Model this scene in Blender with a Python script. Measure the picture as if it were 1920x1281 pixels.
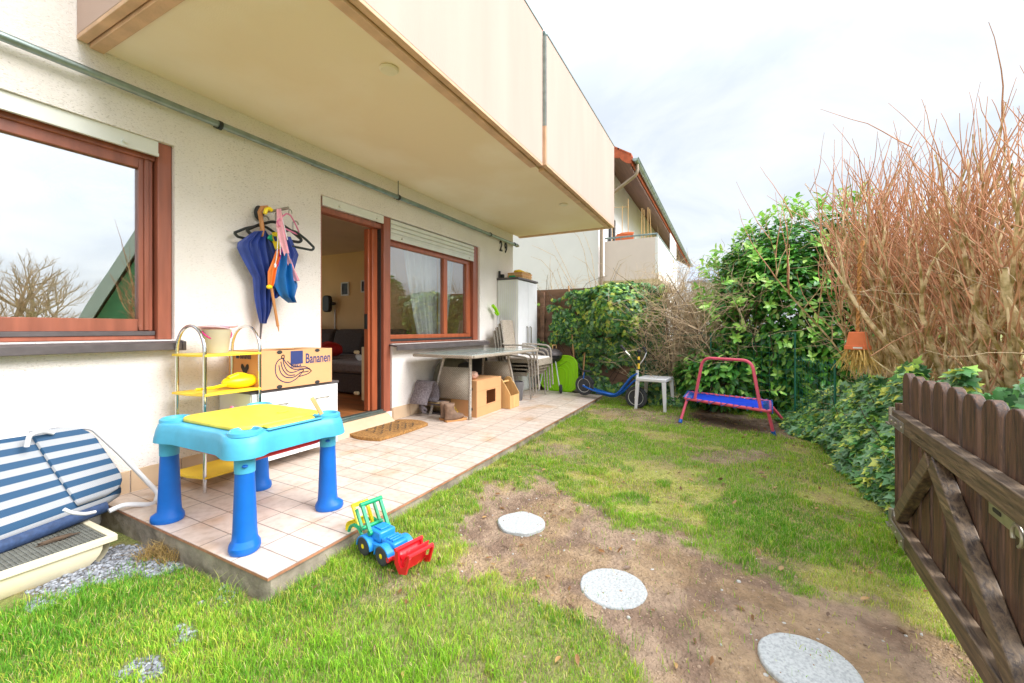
import bpy, bmesh, math, random
import numpy as np
from mathutils import Vector, Matrix
random.seed(7); RNG = np.random.default_rng(7)
PI = math.pi
S = bpy.context.scene
for o in list(bpy.data.objects): bpy.data.objects.remove(o)

# ------------------------------------------------------------------ camera
FPX, YH, CX = 783.0, 617.0, 960.0
TH = math.atan2(398, FPX)
CAM = Vector((0, -3.25, 1.0))
cd = bpy.data.cameras.new('camera'); cam = bpy.data.objects.new('camera', cd)
S.collection.objects.link(cam)
cd.sensor_width = 36; cd.lens = FPX/1920*36; cd.shift_y = -(640.5-YH)/1920
cd.clip_start = 0.05; cd.clip_end = 2000
cam.location = CAM; cam.rotation_euler = (PI/2, 0, TH-PI/2)
S.camera = cam
# real-space point seen at photo pixel (px,py) on a plane X=, Y= or Z=
FW = Vector((math.cos(TH), math.sin(TH), 0)); RT = Vector((math.sin(TH), -math.cos(TH), 0))
def W(px, py, X=None, Y=None, Z=None):
    r = FW + (px-CX)/FPX*RT + Vector((0, 0, -(py-YH)/FPX))
    if X is not None: t = (X-CAM.x)/r.x
    elif Y is not None: t = (Y-CAM.y)/r.y
    else: t = (Z-CAM.z)/r.z
    return CAM + t*r

# ------------------------------------------------------------------ light
SUN_AZ, SUN_EL = math.radians(-84), math.radians(40)   # azimuth measured from +X
wd = bpy.data.worlds.new('World'); S.world = wd; wd.use_nodes = True
nt = wd.node_tree; nt.nodes.clear()
def N(t, k, **kw):
    n = t.nodes.new(k)
    for a, b in kw.items(): setattr(n, a, b)
    return n
out = N(nt, 'ShaderNodeOutputWorld')
sky = N(nt, 'ShaderNodeTexSky', sky_type='NISHITA', sun_disc=False)
sky.sun_elevation = SUN_EL; sky.sun_rotation = PI/2-SUN_AZ
b1 = N(nt, 'ShaderNodeBackground'); b1.inputs[1].default_value = 0.08
nt.links.new(sky.outputs[0], b1.inputs[0])
tc = N(nt, 'ShaderNodeTexCoord')
sx = N(nt, 'ShaderNodeSeparateXYZ'); nt.links.new(tc.outputs['Generated'], sx.inputs[0])
mz = N(nt, 'ShaderNodeMath', operation='ADD'); mz.inputs[1].default_value = 0.22
ab = N(nt, 'ShaderNodeMath', operation='ABSOLUTE'); nt.links.new(sx.outputs[2], ab.inputs[0])
nt.links.new(ab.outputs[0], mz.inputs[0])
dx = N(nt, 'ShaderNodeMath', operation='DIVIDE'); nt.links.new(sx.outputs[0], dx.inputs[0]); nt.links.new(mz.outputs[0], dx.inputs[1])
dy = N(nt, 'ShaderNodeMath', operation='DIVIDE'); nt.links.new(sx.outputs[1], dy.inputs[0]); nt.links.new(mz.outputs[0], dy.inputs[1])
cx = N(nt, 'ShaderNodeCombineXYZ'); nt.links.new(dx.outputs[0], cx.inputs[0]); nt.links.new(dy.outputs[0], cx.inputs[1])
n1 = N(nt, 'ShaderNodeTexNoise'); n1.inputs['Scale'].default_value = 1.9; n1.inputs['Detail'].default_value = 7; n1.inputs['Roughness'].default_value = .58
n1.inputs['Distortion'].default_value = .5
nt.links.new(cx.outputs[0], n1.inputs['Vector'])
cr = N(nt, 'ShaderNodeValToRGB')
cr.color_ramp.elements[0].position = .40; cr.color_ramp.elements[0].color = (.58, .63, .695, 1)
cr.color_ramp.elements[1].position = .66; cr.color_ramp.elements[1].color = (.725, .755, .785, 1)
nt.links.new(n1.outputs[0], cr.inputs[0])
b2 = N(nt, 'ShaderNodeBackground'); b2.inputs[1].default_value = .56
nt.links.new(cr.outputs[0], b2.inputs[0])
zr = N(nt, 'ShaderNodeMapRange', interpolation_type='SMOOTHSTEP'); zr.inputs[1].default_value = .42; zr.inputs[2].default_value = .95; zr.inputs[3].default_value = .475; zr.inputs[4].default_value = 1.35
nt.links.new(sx.outputs[2], zr.inputs[0])
# the veiled sun brightens the clouds on its side of the sky
dt = N(nt, 'ShaderNodeVectorMath', operation='DOT_PRODUCT'); nt.links.new(tc.outputs['Generated'], dt.inputs[0])
dt.inputs[1].default_value = (math.cos(SUN_EL)*math.cos(SUN_AZ), math.cos(SUN_EL)*math.sin(SUN_AZ), math.sin(SUN_EL))
m0 = N(nt, 'ShaderNodeMath', operation='MAXIMUM'); m0.inputs[1].default_value = 0; nt.links.new(dt.outputs['Value'], m0.inputs[0])
m1 = N(nt, 'ShaderNodeMath', operation='POWER'); m1.inputs[1].default_value = 6; nt.links.new(m0.outputs[0], m1.inputs[0])
m2 = N(nt, 'ShaderNodeMath', operation='MULTIPLY'); m2.inputs[1].default_value = .95; nt.links.new(m1.outputs[0], m2.inputs[0])
m3 = N(nt, 'ShaderNodeMath', operation='ADD'); nt.links.new(m2.outputs[0], m3.inputs[0]); nt.links.new(zr.outputs[0], m3.inputs[1]); nt.links.new(m3.outputs[0], b2.inputs[1])
mx = N(nt, 'ShaderNodeMixShader'); mx.inputs[0].default_value = .93
nt.links.new(b1.outputs[0], mx.inputs[1]); nt.links.new(b2.outputs[0], mx.inputs[2]); nt.links.new(mx.outputs[0], out.inputs[0])
sd = bpy.data.lights.new('sun', 'SUN'); sun = bpy.data.objects.new('sun', sd); S.collection.objects.link(sun)
sd.energy = 1.5; sd.angle = math.radians(36); sd.color = (1, .98, .955)
sv = Vector((math.cos(SUN_EL)*math.cos(SUN_AZ), math.cos(SUN_EL)*math.sin(SUN_AZ), math.sin(SUN_EL)))
sun.rotation_euler = sv.to_track_quat('Z', 'Y').to_euler()
S.view_settings.view_transform = 'Standard'; S.view_settings.look = 'None'
S.view_settings.exposure = 1.62; S.view_settings.gamma = 1
S.render.engine = 'CYCLES'
S.cycles.max_bounces = 8; S.cycles.diffuse_bounces = 5; S.cycles.transparent_max_bounces = 12

# ------------------------------------------------------------------ materials
def L(r, g, b):   # sRGB 0-255 -> linear
    f = lambda c: (c/255/12.92) if c/255 <= .04045 else ((c/255+.055)/1.055)**2.4
    return (f(r), f(g), f(b))
def mat(name, col, rough=.6, metal=0., var=.12, vs=8, bump=0., bs=60, detail=5, spec=.5, stretch=None, col2=None, lo=.35, hi=.7, coat=0., trans=0., attr=None):
    m = bpy.data.materials.new(name); m.use_nodes = True; t = m.node_tree
    b = t.nodes['Principled BSDF']
    b.inputs['Roughness'].default_value = rough; b.inputs['Metallic'].default_value = metal
    b.inputs['Specular IOR Level'].default_value = spec; b.inputs['Coat Weight'].default_value = coat
    tc = N(t, 'ShaderNodeTexCoord'); src = tc.outputs['Object']
    if stretch:
        mp = N(t, 'ShaderNodeMapping'); mp.inputs['Scale'].default_value = stretch
        t.links.new(src, mp.inputs[0]); src = mp.outputs[0]
    nz = N(t, 'ShaderNodeTexNoise'); nz.inputs['Scale'].default_value = vs; nz.inputs['Detail'].default_value = detail
    t.links.new(src, nz.inputs['Vector'])
    rp = N(t, 'ShaderNodeValToRGB'); t.links.new(nz.outputs[0], rp.inputs[0])
    c2 = col2 if col2 else tuple(c*(1-var) for c in col)
    c1 = col if col2 else tuple(min(1, c*(1+var*.5)) for c in col)
    rp.color_ramp.elements[0].position = lo; rp.color_ramp.elements[1].position = hi
    rp.color_ramp.elements[0].color = (*c2, 1); rp.color_ramp.elements[1].color = (*c1, 1)
    fin = rp.outputs[0]
    if attr:
        at = N(t, 'ShaderNodeAttribute', attribute_name=attr)
        mm = N(t, 'ShaderNodeMix', data_type='RGBA', blend_type='MULTIPLY'); mm.inputs[0].default_value = 1
        t.links.new(at.outputs['Color'], mm.inputs[6]); t.links.new(fin, mm.inputs[7]); fin = mm.outputs[2]
    t.links.new(fin, b.inputs['Base Color'])
    if bump:
        n2 = N(t, 'ShaderNodeTexNoise'); n2.inputs['Scale'].default_value = bs; n2.inputs['Detail'].default_value = 4
        t.links.new(src, n2.inputs['Vector'])
        bp = N(t, 'ShaderNodeBump'); bp.inputs['Strength'].default_value = min(1, bump); bp.inputs['Distance'].default_value = .01
        t.links.new(n2.outputs[0], bp.inputs['Height']); t.links.new(bp.outputs[0], b.inputs['Normal'])
    if trans:
        tr = N(t, 'ShaderNodeBsdfTranslucent'); t.links.new(fin, tr.inputs[0])
        ms = N(t, 'ShaderNodeMixShader'); ms.inputs[0].default_value = trans
        t.links.new(b.outputs[0], ms.inputs[1]); t.links.new(tr.outputs[0], ms.inputs[2])
        t.links.new(ms.outputs[0], t.nodes['Material Output'].inputs[0])
    return m
def glassmat(name, fac, tint=(1, 1, 1), rough=0.0):
    m = bpy.data.materials.new(name); m.use_nodes = True; t = m.node_tree; t.nodes.clear()
    o = N(t, 'ShaderNodeOutputMaterial'); g = N(t, 'ShaderNodeBsdfGlossy'); g.inputs['Roughness'].default_value = rough
    tr = N(t, 'ShaderNodeBsdfTransparent'); tr.inputs[0].default_value = (*tint, 1)
    lw = N(t, 'ShaderNodeLayerWeight'); lw.inputs[0].default_value = .12
    mr = N(t, 'ShaderNodeMapRange'); mr.inputs[3].default_value = fac; mr.inputs[4].default_value = .98
    nz = N(t, 'ShaderNodeTexNoise'); nz.inputs['Scale'].default_value = 1.6; tc = N(t, 'ShaderNodeTexCoord'); t.links.new(tc.outputs['Object'], nz.inputs['Vector'])
    bp = N(t, 'ShaderNodeBump'); bp.inputs['Strength'].default_value = .02; bp.inputs['Distance'].default_value = .02
    t.links.new(nz.outputs[0], bp.inputs['Height']); t.links.new(bp.outputs[0], g.inputs['Normal'])
    t.links.new(lw.outputs['Fresnel'], mr.inputs[0])
    ms = N(t, 'ShaderNodeMixShader'); t.links.new(mr.outputs[0], ms.inputs[0])
    t.links.new(tr.outputs[0], ms.inputs[1]); t.links.new(g.outputs[0], ms.inputs[2]); t.links.new(ms.outputs[0], o.inputs[0])
    return m
M = {}
def stucco():
    m = mat('stucco', L(246, 238, 232), .9, vs=2.5, var=.05); t = m.node_tree; b = t.nodes['Principled BSDF']
    tc = N(t, 'ShaderNodeTexCoord'); mp = N(t, 'ShaderNodeMapping'); mp.inputs['Scale'].default_value = (1, 1, 2.4)
    t.links.new(tc.outputs['Object'], mp.inputs[0])
    n = N(t, 'ShaderNodeTexNoise'); n.inputs['Scale'].default_value = 62; n.inputs['Detail'].default_value = 5; n.inputs['Roughness'].default_value = .62; n.inputs['Distortion'].default_value = .7
    t.links.new(mp.outputs[0], n.inputs['Vector'])
    bp = N(t, 'ShaderNodeBump'); bp.inputs['Strength'].default_value = .62; bp.inputs['Distance'].default_value = .014
    t.links.new(n.outputs[0], bp.inputs['Height']); t.links.new(bp.outputs[0], b.inputs['Normal'])
    # dirt caught in the grooves of the render, stronger in weathered patches
    n3 = N(t, 'ShaderNodeTexNoise'); n3.inputs['Scale'].default_value = 1.1; n3.inputs['Detail'].default_value = 4; t.links.new(tc.outputs['Object'], n3.inputs['Vector'])
    r = N(t, 'ShaderNodeMapRange'); r.inputs[1].default_value = .34; r.inputs[2].default_value = .44; t.links.new(n.outputs[0], r.inputs[0])
    r.inputs[3].default_value = 1; r.inputs[4].default_value = 0
    r2 = N(t, 'ShaderNodeMapRange'); r2.inputs[1].default_value = .35; r2.inputs[2].default_value = .7; r2.inputs[3].default_value = .12; r2.inputs[4].default_value = .6; t.links.new(n3.outputs[0], r2.inputs[0])
    mu = N(t, 'ShaderNodeMath', operation='MULTIPLY'); t.links.new(r.outputs[0], mu.inputs[0]); t.links.new(r2.outputs[0], mu.inputs[1])
    mm = N(t, 'ShaderNodeMix', data_type='RGBA'); t.links.new(mu.outputs[0], mm.inputs[0])
    src = b.inputs['Base Color'].links[0].from_socket
    t.links.new(src, mm.inputs[6]); mm.inputs[7].default_value = (*L(140, 125, 105), 1); t.links.new(mm.outputs[2], b.inputs['Base Color'])
    return m
M['stucco'] = stucco()
M['plaster'] = mat('painted_plaster', L(196, 170, 158), .85, vs=3, var=.07, stretch=(1, 1, .15), bump=.15, bs=180)
M['soffit'] = mat('soffit_paint', L(246, 231, 206), .9, vs=.9, var=.06, bump=.12, bs=140, col2=L(238, 218, 184), lo=.42, hi=.62)
M['trim_paint'] = mat('trim_paint', L(218, 178, 144), .75, vs=9, var=.16, bump=.2, bs=60)
M['zinc'] = mat('zinc', L(150, 166, 162), .38, .85, vs=14, var=.2, bump=.05)
M['zinc_dark'] = mat('dark_clamp', L(60, 66, 66), .5, .6)
M['wood_red'] = mat('red_brown_frame', L(160, 92, 70), .38, vs=20, var=.22, stretch=(1, 1, .12), bump=.12, bs=50, coat=.15)
M['wood_orange'] = mat('orange_frame', L(176, 94, 60), .38, vs=20, var=.18, stretch=(1, 1, .12), bump=.1, bs=50, coat=.15)
M['alu_white'] = mat('shutter_white', L(228, 229, 222), .45, .1, vs=5, var=.06)
M['dark_sill'] = mat('dark_sill', L(92, 84, 84), .5, .1, vs=16, var=.2, bump=.1)
M['rubber'] = mat('dark_rubber', L(50, 48, 48), .7)
M['pane'] = glassmat('window_glass', .58, (.92, .96, .94))
M['pane2'] = glassmat('clear_window_glass', .20, (.95, .97, .95))
M['room_wall'] = mat('ochre_wall', L(246, 214, 166), .9, vs=2, var=.06)
M['room_ceiling'] = mat('room_ceiling', L(220, 196, 172), .95, vs=2, var=.05)
M['laminate'] = mat('laminate_floor', L(176, 112, 66), .35, vs=14, var=.3, stretch=(1, .12, 1))
M['skirt'] = mat('skirting_tile', L(214, 186, 154), .55, vs=5, var=.12, bump=.08)
M['concrete'] = mat('patio_concrete', L(176, 164, 146), .95, vs=7, var=.3, bump=.9, bs=26, col2=L(122, 112, 98))
M['roof_red'] = mat('clay_tile', L(196, 98, 62), .8, vs=9, var=.25, bump=.3, bs=30)
M['wood_dark'] = mat('brown_boarding', L(120, 88, 76), .7, vs=10, var=.25, stretch=(.1, 1, 1))
M['nb_white'] = mat('neighbour_render', L(232, 230, 228), .9, var=.03, vs=2, bump=.2, bs=60)
M['nb_pink'] = mat('neighbour_parapet', L(222, 206, 196), .85, var=.04, vs=2)
M['gutter'] = mat('grey_green_gutter', L(132, 146, 138), .4, .6, var=.15)
M['pipe_brown'] = mat('brown_downpipe', L(166, 146, 126), .45, .4, var=.12)
M['green_paint'] = mat('green_cladding', L(70, 150, 104), .6, vs=5, var=.2)
M['fence_wood'] = mat('weathered_board', L(158, 122, 100), .85, vs=12, var=.35, stretch=(1, .15, 1), bump=.3, bs=40)
M['gate_wood'] = mat('stained_dark_wood', L(80, 62, 52), .52, vs=9, var=.5, stretch=(1, 1, .1), bump=.5, bs=45, col2=L(46, 37, 36), lo=.3, hi=.75)
def woodmat(name, dark, mid, worn, vec, rough=.55):
    m = mat(name, mid, rough); t = m.node_tree; b = t.nodes['Principled BSDF']
    tc = N(t, 'ShaderNodeTexCoord'); mp = N(t, 'ShaderNodeMapping'); mp.inputs['Scale'].default_value = vec; t.links.new(tc.outputs['Object'], mp.inputs[0])
    n1 = N(t, 'ShaderNodeTexNoise'); n1.inputs['Scale'].default_value = 1; n1.inputs['Detail'].default_value = 8; n1.inputs['Roughness'].default_value = .65; n1.inputs['Distortion'].default_value = .6; t.links.new(mp.outputs[0], n1.inputs['Vector'])
    r1 = N(t, 'ShaderNodeValToRGB'); r1.color_ramp.elements[0].position = .36; r1.color_ramp.elements[0].color = (*dark, 1); r1.color_ramp.elements[1].position = .62; r1.color_ramp.elements[1].color = (*mid, 1); t.links.new(n1.outputs[0], r1.inputs[0])
    n2 = N(t, 'ShaderNodeTexNoise'); n2.inputs['Scale'].default_value = .35; n2.inputs['Detail'].default_value = 9; n2.inputs['Roughness'].default_value = .75; t.links.new(mp.outputs[0], n2.inputs['Vector'])
    r2 = N(t, 'ShaderNodeMapRange'); r2.inputs[1].default_value = .60; r2.inputs[2].default_value = .72; t.links.new(n2.outputs[0], r2.inputs[0])
    mm = N(t, 'ShaderNodeMix', data_type='RGBA'); t.links.new(r2.outputs[0], mm.inputs[0]); t.links.new(r1.outputs[0], mm.inputs[6]); mm.inputs[7].default_value = (*worn, 1); t.links.new(mm.outputs[2], b.inputs['Base Color'])
    bp = N(t, 'ShaderNodeBump'); bp.inputs['Strength'].default_value = .7; bp.inputs['Distance'].default_value = .004; t.links.new(n1.outputs[0], bp.inputs['Height']); t.links.new(bp.outputs[0], b.inputs['Normal'])
    r3 = N(t, 'ShaderNodeMapRange'); r3.inputs[3].default_value = rough-.15; r3.inputs[4].default_value = .85; t.links.new(n1.outputs[0], r3.inputs[0]); t.links.new(r3.outputs[0], b.inputs['Roughness'])
    return m
M['gate_wood'] = woodmat('stained_dark_wood', L(40, 28, 24), L(108, 78, 60), L(180, 134, 86), (70, 70, 5), .5)
M['gate_rail'] = woodmat('worn_rail_wood', L(56, 44, 38), L(122, 102, 80), L(190, 168, 134), (5, 70, 70), .45)
M['unused_rail'] = mat('worn_rail_wood', L(104, 82, 60), .5, vs=10, stretch=(.1, 1, 1), bump=.5, bs=45, col2=L(50, 42, 44), lo=.35, hi=.7)
M['steel'] = mat('galvanised_steel', L(176, 170, 158), .4, .8, var=.2, vs=20)
M['chrome'] = mat('chrome', L(225, 225, 225), .09, 1., var=.03)
M['white_plastic'] = mat('white_plastic', L(226, 226, 228), .45, var=.05, vs=6)
M['white_lacquer'] = mat('white_lacquer', L(234, 234, 232), .3, var=.03, vs=3)
M['cream_plastic'] = mat('cream_plastic', L(232, 220, 188), .5, var=.1, vs=5)
M['black_plastic'] = mat('black_plastic', L(40, 40, 42), .5, var=.2)
M['yellow_shelf'] = mat('yellow_board', L(246, 206, 60), .5, var=.08, vs=6)
M['yellow_plastic'] = mat('yellow_plastic', L(252, 222, 24), .35, var=.05)
M['blue_leg'] = mat('blue_plastic', L(0, 100, 192), .45, var=.12, vs=9, detail=9)
M['cyan_top'] = mat('cyan_plastic', L(76, 172, 206), .45, var=.14, vs=9, bump=.05, detail=9)
M['lid_yellow'] = mat('scuffed_yellow', L(236, 212, 76), .5, vs=9, var=.2, stretch=(3, 1, 1), detail=9)
M['red_plastic'] = mat('red_plastic', L(226, 34, 44), .35, var=.08)
M['green_plastic'] = mat('green_plastic', L(20, 164, 110), .35, var=.08)
M['toy_blue'] = mat('toy_blue', L(40, 142, 222), .35, var=.08)
M['lime'] = mat('lime_plastic', L(158, 226, 20), .35, var=.05)
M['pink'] = mat('pink_plastic', L(232, 130, 170), .45, var=.08)
M['pink_cloth'] = mat('pink_cloth', L(242, 176, 190), .9, var=.12, vs=20, bump=.3, bs=40)
M['card'] = mat('cardboard', L(218, 162, 112), .85, vs=4, var=.07, bump=.06, bs=200)
M['card_in'] = mat('cardboard_inside', L(178, 128, 84), .9, vs=4, var=.1)
M['ink'] = mat('blue_print', L(44, 56, 110), .7, var=.1)
M['white_print'] = mat('white_print', L(226, 222, 214), .7, var=.05)
M['coir'] = mat('coir', L(186, 136, 76), .95, vs=60, var=.4, bump=1, bs=220)
M['coir_dark'] = mat('dark_coir', L(96, 82, 64), .95, vs=60, var=.4, bump=1, bs=220)
M['frost'] = mat('frosted_glass_top', L(196, 214, 208), .12, var=.08, vs=5, coat=.6)
M['rattan_tube'] = mat('rattan_tube', L(184, 174, 162), .6, vs=60, var=.35, bump=.4, bs=160)
M['cushion'] = mat('white_cushion', L(226, 218, 212), .85, var=.08)
M['navy'] = mat('navy_nylon', L(40, 62, 138), .5, vs=9, var=.22, bump=.25, bs=14)
M['blue_nylon'] = mat('blue_nylon', L(10, 100, 170), .45, vs=9, var=.22, bump=.3, bs=16)
M['umb_wood'] = mat('cane_wood', L(196, 134, 78), .5, var=.15)
M['orange_cloth'] = mat('orange_cloth', L(244, 132, 50), .6, var=.1)
M['magenta'] = mat('magenta_cloth', L(206, 30, 120), .6, var=.1)
M['lt_wood'] = mat('pale_wood', L(222, 178, 116), .6, vs=14, var=.2, stretch=(1, 1, .2))
M['broom'] = mat('broom_wood', L(206, 158, 108), .6, var=.2, vs=10)
M['terracotta'] = mat('terracotta', L(224, 122, 74), .8, var=.1, bump=.1)
M['straw'] = mat('straw', L(226, 190, 110), .9, var=.25, vs=30)
M['rope'] = mat('hemp_rope', L(204, 146, 84), .95, var=.3, vs=90, bump=1, bs=120)
M['granite'] = mat('granite', L(184, 187, 186), .85, vs=110, var=.2, bump=.2, bs=200, col2=L(150, 153, 154), lo=.3, hi=.6, detail=8)
M['stone_pink'] = mat('pinkish_rock', L(222, 178, 160), .9, vs=18, var=.3, bump=.6, bs=30)
M['tyre'] = mat('tyre', L(66, 68, 72), .85, var=.2, vs=20)
M['scooter_blue'] = mat('scooter_blue', L(14, 96, 190), .3, var=.08, coat=.3)
M['tramp_pink'] = mat('pink_red_foam', L(228, 92, 116), .5, var=.1, vs=12)
M['tramp_mat'] = mat('blue_mat', L(16, 66, 210), .55, var=.1, vs=8)
M['grey_fabric'] = mat('charcoal_fabric', L(92, 86, 88), .95, var=.2, vs=40, bump=.3, bs=200)
M['grey_fabric2'] = mat('grey_fabric', L(132, 126, 130), .95, var=.2, vs=40, bump=.3, bs=200)
M['red_cloth'] = mat('red_cloth', L(200, 30, 34), .7, var=.2, vs=14, bump=.4, bs=20)
M['radiator'] = mat('radiator_paint', L(232, 222, 186), .4, var=.04)
M['carpet'] = mat('carpet_roll', L(134, 124, 128), .98, vs=60, var=.45, bump=.6, bs=160)
M['carpet_back'] = mat('carpet_backing', L(176, 150, 110), .95, vs=14, var=.3)
M['boot'] = mat('boot_leather', L(132, 104, 84), .7, vs=18, var=.35, bump=.3, bs=60)
M['boot_sole'] = mat('boot_sole', L(198, 142, 88), .8, var=.15)
M['bag_olive'] = mat('olive_bag', L(112, 108, 92), .85, var=.25, vs=10, bump=.4, bs=14)
M['planter'] = mat('grey_planter', L(112, 108, 108), .85, vs=14, var=.4, stretch=(1, 1, .15), bump=.4, bs=60)
M['bark'] = mat('willow_bark', L(232, 208, 166), .9, vs=14, var=.35, bump=.4, bs=60, col2=L(150, 130, 74), lo=.38, hi=.6)
M['bark_red'] = mat('red_twig', L(206, 152, 116), .8, vs=10, var=.3)
M['bark_brown'] = mat('dry_twig', L(210, 184, 150), .9, vs=10, var=.35)
M['bark_dark'] = mat('dark_stem', L(96, 78, 62), .9, vs=14, var=.4, bump=.4)
M['wire_green'] = mat('green_wire', L(24, 104, 84), .5, var=.1)
M['leaf'] = mat('leaf', (1, 1, 1), .38, vs=30, var=.15, attr='Col', trans=.22, spec=.5)
M['grass'] = mat('grass_blade', (1, 1, 1), .6, vs=30, var=.1, attr='Col', trans=.3, spec=.25)
M['pebble'] = mat('grey_gravel', (1, 1, 1), .85, vs=60, var=.3, attr='Col', bump=.3)
M['curtain'] = mat('white_voile', L(244, 244, 248), .9, var=.06, vs=20, trans=.4)
M['picture'] = mat('dark_photo', L(60, 66, 80), .5, vs=12, var=.6)
M['grate'] = mat('well_grate', L(150, 150, 140), .5, .5, var=.25, vs=30)

def weave(name, c1, c2, s=(.012, .03)):
    m = mat(name, c1, .65, var=.15, vs=20); t = m.node_tree; b = t.nodes['Principled BSDF']
    tc = N(t, 'ShaderNodeTexCoord'); br = N(t, 'ShaderNodeTexBrick'); br.offset = .5
    sp = N(t, 'ShaderNodeSeparateXYZ'); t.links.new(tc.outputs['Object'], sp.inputs[0])
    ad = N(t, 'ShaderNodeMath', operation='ADD'); t.links.new(sp.outputs[0], ad.inputs[0]); t.links.new(sp.outputs[1], ad.inputs[1])
    cb = N(t, 'ShaderNodeCombineXYZ'); t.links.new(ad.outputs[0], cb.inputs[0]); t.links.new(sp.outputs[2], cb.inputs[1]); t.links.new(cb.outputs[0], br.inputs['Vector'])
    br.inputs['Scale'].default_value = 1; br.inputs['Brick Width'].default_value = s[1]; br.inputs['Row Height'].default_value = s[0]; br.inputs['Mortar Size'].default_value = .0022
    br.inputs['Color1'].default_value = (*c1, 1); br.inputs['Color2'].default_value = (*[c*.82 for c in c1], 1); br.inputs['Mortar'].default_value = (*c2, 1)
    t.links.new(br.outputs[0], b.inputs['Base Color'])
    bp = N(t, 'ShaderNodeBump'); bp.invert = True; bp.inputs['Strength'].default_value = .6; bp.inputs['Distance'].default_value = .004
    t.links.new(br.outputs['Fac'], bp.inputs['Height']); t.links.new(bp.outputs[0], b.inputs['Normal'])
    return m
M['weave'] = weave('rattan_weave', L(206, 192, 174), L(112, 100, 88))
def tiles():
    m = mat('patio_tile', L(226, 206, 186), .5, vs=3, var=.1); t = m.node_tree; b = t.nodes['Principled BSDF']
    tc = N(t, 'ShaderNodeTexCoord'); mp = N(t, 'ShaderNodeMapping'); mp.inputs['Location'].default_value = (-1.077, 1.572, 0)
    t.links.new(tc.outputs['Object'], mp.inputs[0])
    br = N(t, 'ShaderNodeTexBrick'); br.offset = 0; br.squash = 1; t.links.new(mp.outputs[0], br.inputs['Vector'])
    br.inputs['Scale'].default_value = 1; br.inputs['Brick Width'].default_value = .1372; br.inputs['Row Height'].default_value = .2575; br.inputs['Mortar Size'].default_value = .0036; br.inputs['Mortar Smooth'].default_value = .2
    br.inputs['Color1'].default_value = (*L(214, 200, 188), 1); br.inputs['Color2'].default_value = (*L(204, 186, 172), 1); br.inputs['Mortar'].default_value = (*L(150, 136, 126), 1)
    nz = N(t, 'ShaderNodeTexNoise'); nz.inputs['Scale'].default_value = 2.2; nz.inputs['Detail'].default_value = 6; t.links.new(tc.outputs['Object'], nz.inputs['Vector'])
    rp = N(t, 'ShaderNodeValToRGB'); rp.color_ramp.elements[0].position = .56; rp.color_ramp.elements[0].color = (1, 1, 1, 1)
    rp.color_ramp.elements[1].position = .72; rp.color_ramp.elements[1].color = (*L(240, 216, 186), 1); t.links.new(nz.outputs[0], rp.inputs[0])
    n4 = N(t, 'ShaderNodeTexNoise'); n4.inputs['Scale'].default_value = 26; n4.inputs['Detail'].default_value = 6; t.links.new(tc.outputs['Object'], n4.inputs['Vector'])
    r4 = N(t, 'ShaderNodeValToRGB'); r4.color_ramp.elements[0].position = .3; r4.color_ramp.elements[0].color = (.84, .81, .78, 1); r4.color_ramp.elements[1].position = .55; r4.color_ramp.elements[1].color = (1, 1, 1, 1); t.links.new(n4.outputs[0], r4.inputs[0])
    mm = N(t, 'ShaderNodeMix', data_type='RGBA', blend_type='MULTIPLY'); mm.inputs[0].default_value = 1
    m2 = N(t, 'ShaderNodeMix', data_type='RGBA', blend_type='MULTIPLY'); m2.inputs[0].default_value = 1
    t.links.new(br.outputs[0], mm.inputs[6]); t.links.new(rp.outputs[0], mm.inputs[7]); t.links.new(mm.outputs[2], m2.inputs[6]); t.links.new(r4.outputs[0], m2.inputs[7])
    t.links.new(m2.outputs[2], b.inputs['Base Color'])
    bp = N(t, 'ShaderNodeBump'); bp.invert = True; bp.inputs['Strength'].default_value = .5; bp.inputs['Distance'].default_value = .003
    t.links.new(br.outputs['Fac'], bp.inputs['Height']); t.links.new(bp.outputs[0], b.inputs['Normal'])
    return m
M['tiles'] = tiles()
def stripes():
    m = mat('striped_mesh_fabric', (1, 1, 1), .7); t = m.node_tree; b = t.nodes['Principled BSDF']
    at = N(t, 'ShaderNodeAttribute', attribute_name='st'); mu = N(t, 'ShaderNodeMath', operation='FRACT'); t.links.new(at.outputs['Fac'], mu.inputs[0])
    gt = N(t, 'ShaderNodeMath', operation='GREATER_THAN'); gt.inputs[1].default_value = .5; t.links.new(mu.outputs[0], gt.inputs[0])
    tc = N(t, 'ShaderNodeTexCoord'); ck = N(t, 'ShaderNodeTexChecker'); ck.inputs['Scale'].default_value = 330; t.links.new(tc.outputs['Object'], ck.inputs['Vector'])
    mm = N(t, 'ShaderNodeMix', data_type='RGBA'); t.links.new(gt.outputs[0], mm.inputs[0])
    mm.inputs[6].default_value = (*L(170, 172, 176), 1); mm.inputs[7].default_value = (*L(28, 76, 112), 1)
    m2 = N(t, 'ShaderNodeMix', data_type='RGBA', blend_type='MULTIPLY'); m2.inputs[0].default_value = 1; t.links.new(mm.outputs[2], m2.inputs[6])
    ck.inputs[1].default_value = (1, 1, 1, 1); ck.inputs[2].default_value = (.72, .72, .74, 1); t.links.new(ck.outputs[0], m2.inputs[7])
    t.links.new(m2.outputs[2], b.inputs['Base Color']); return m
M['stripe'] = stripes()
def groundmat():
    m = mat('soil_and_thatch', (1, 1, 1), .95, vs=30, var=.3, attr='Col', bump=1, bs=70); t = m.node_tree; t.nodes['Bump'].inputs['Distance'].default_value = .022
    return m
M['ground'] = groundmat()

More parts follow.
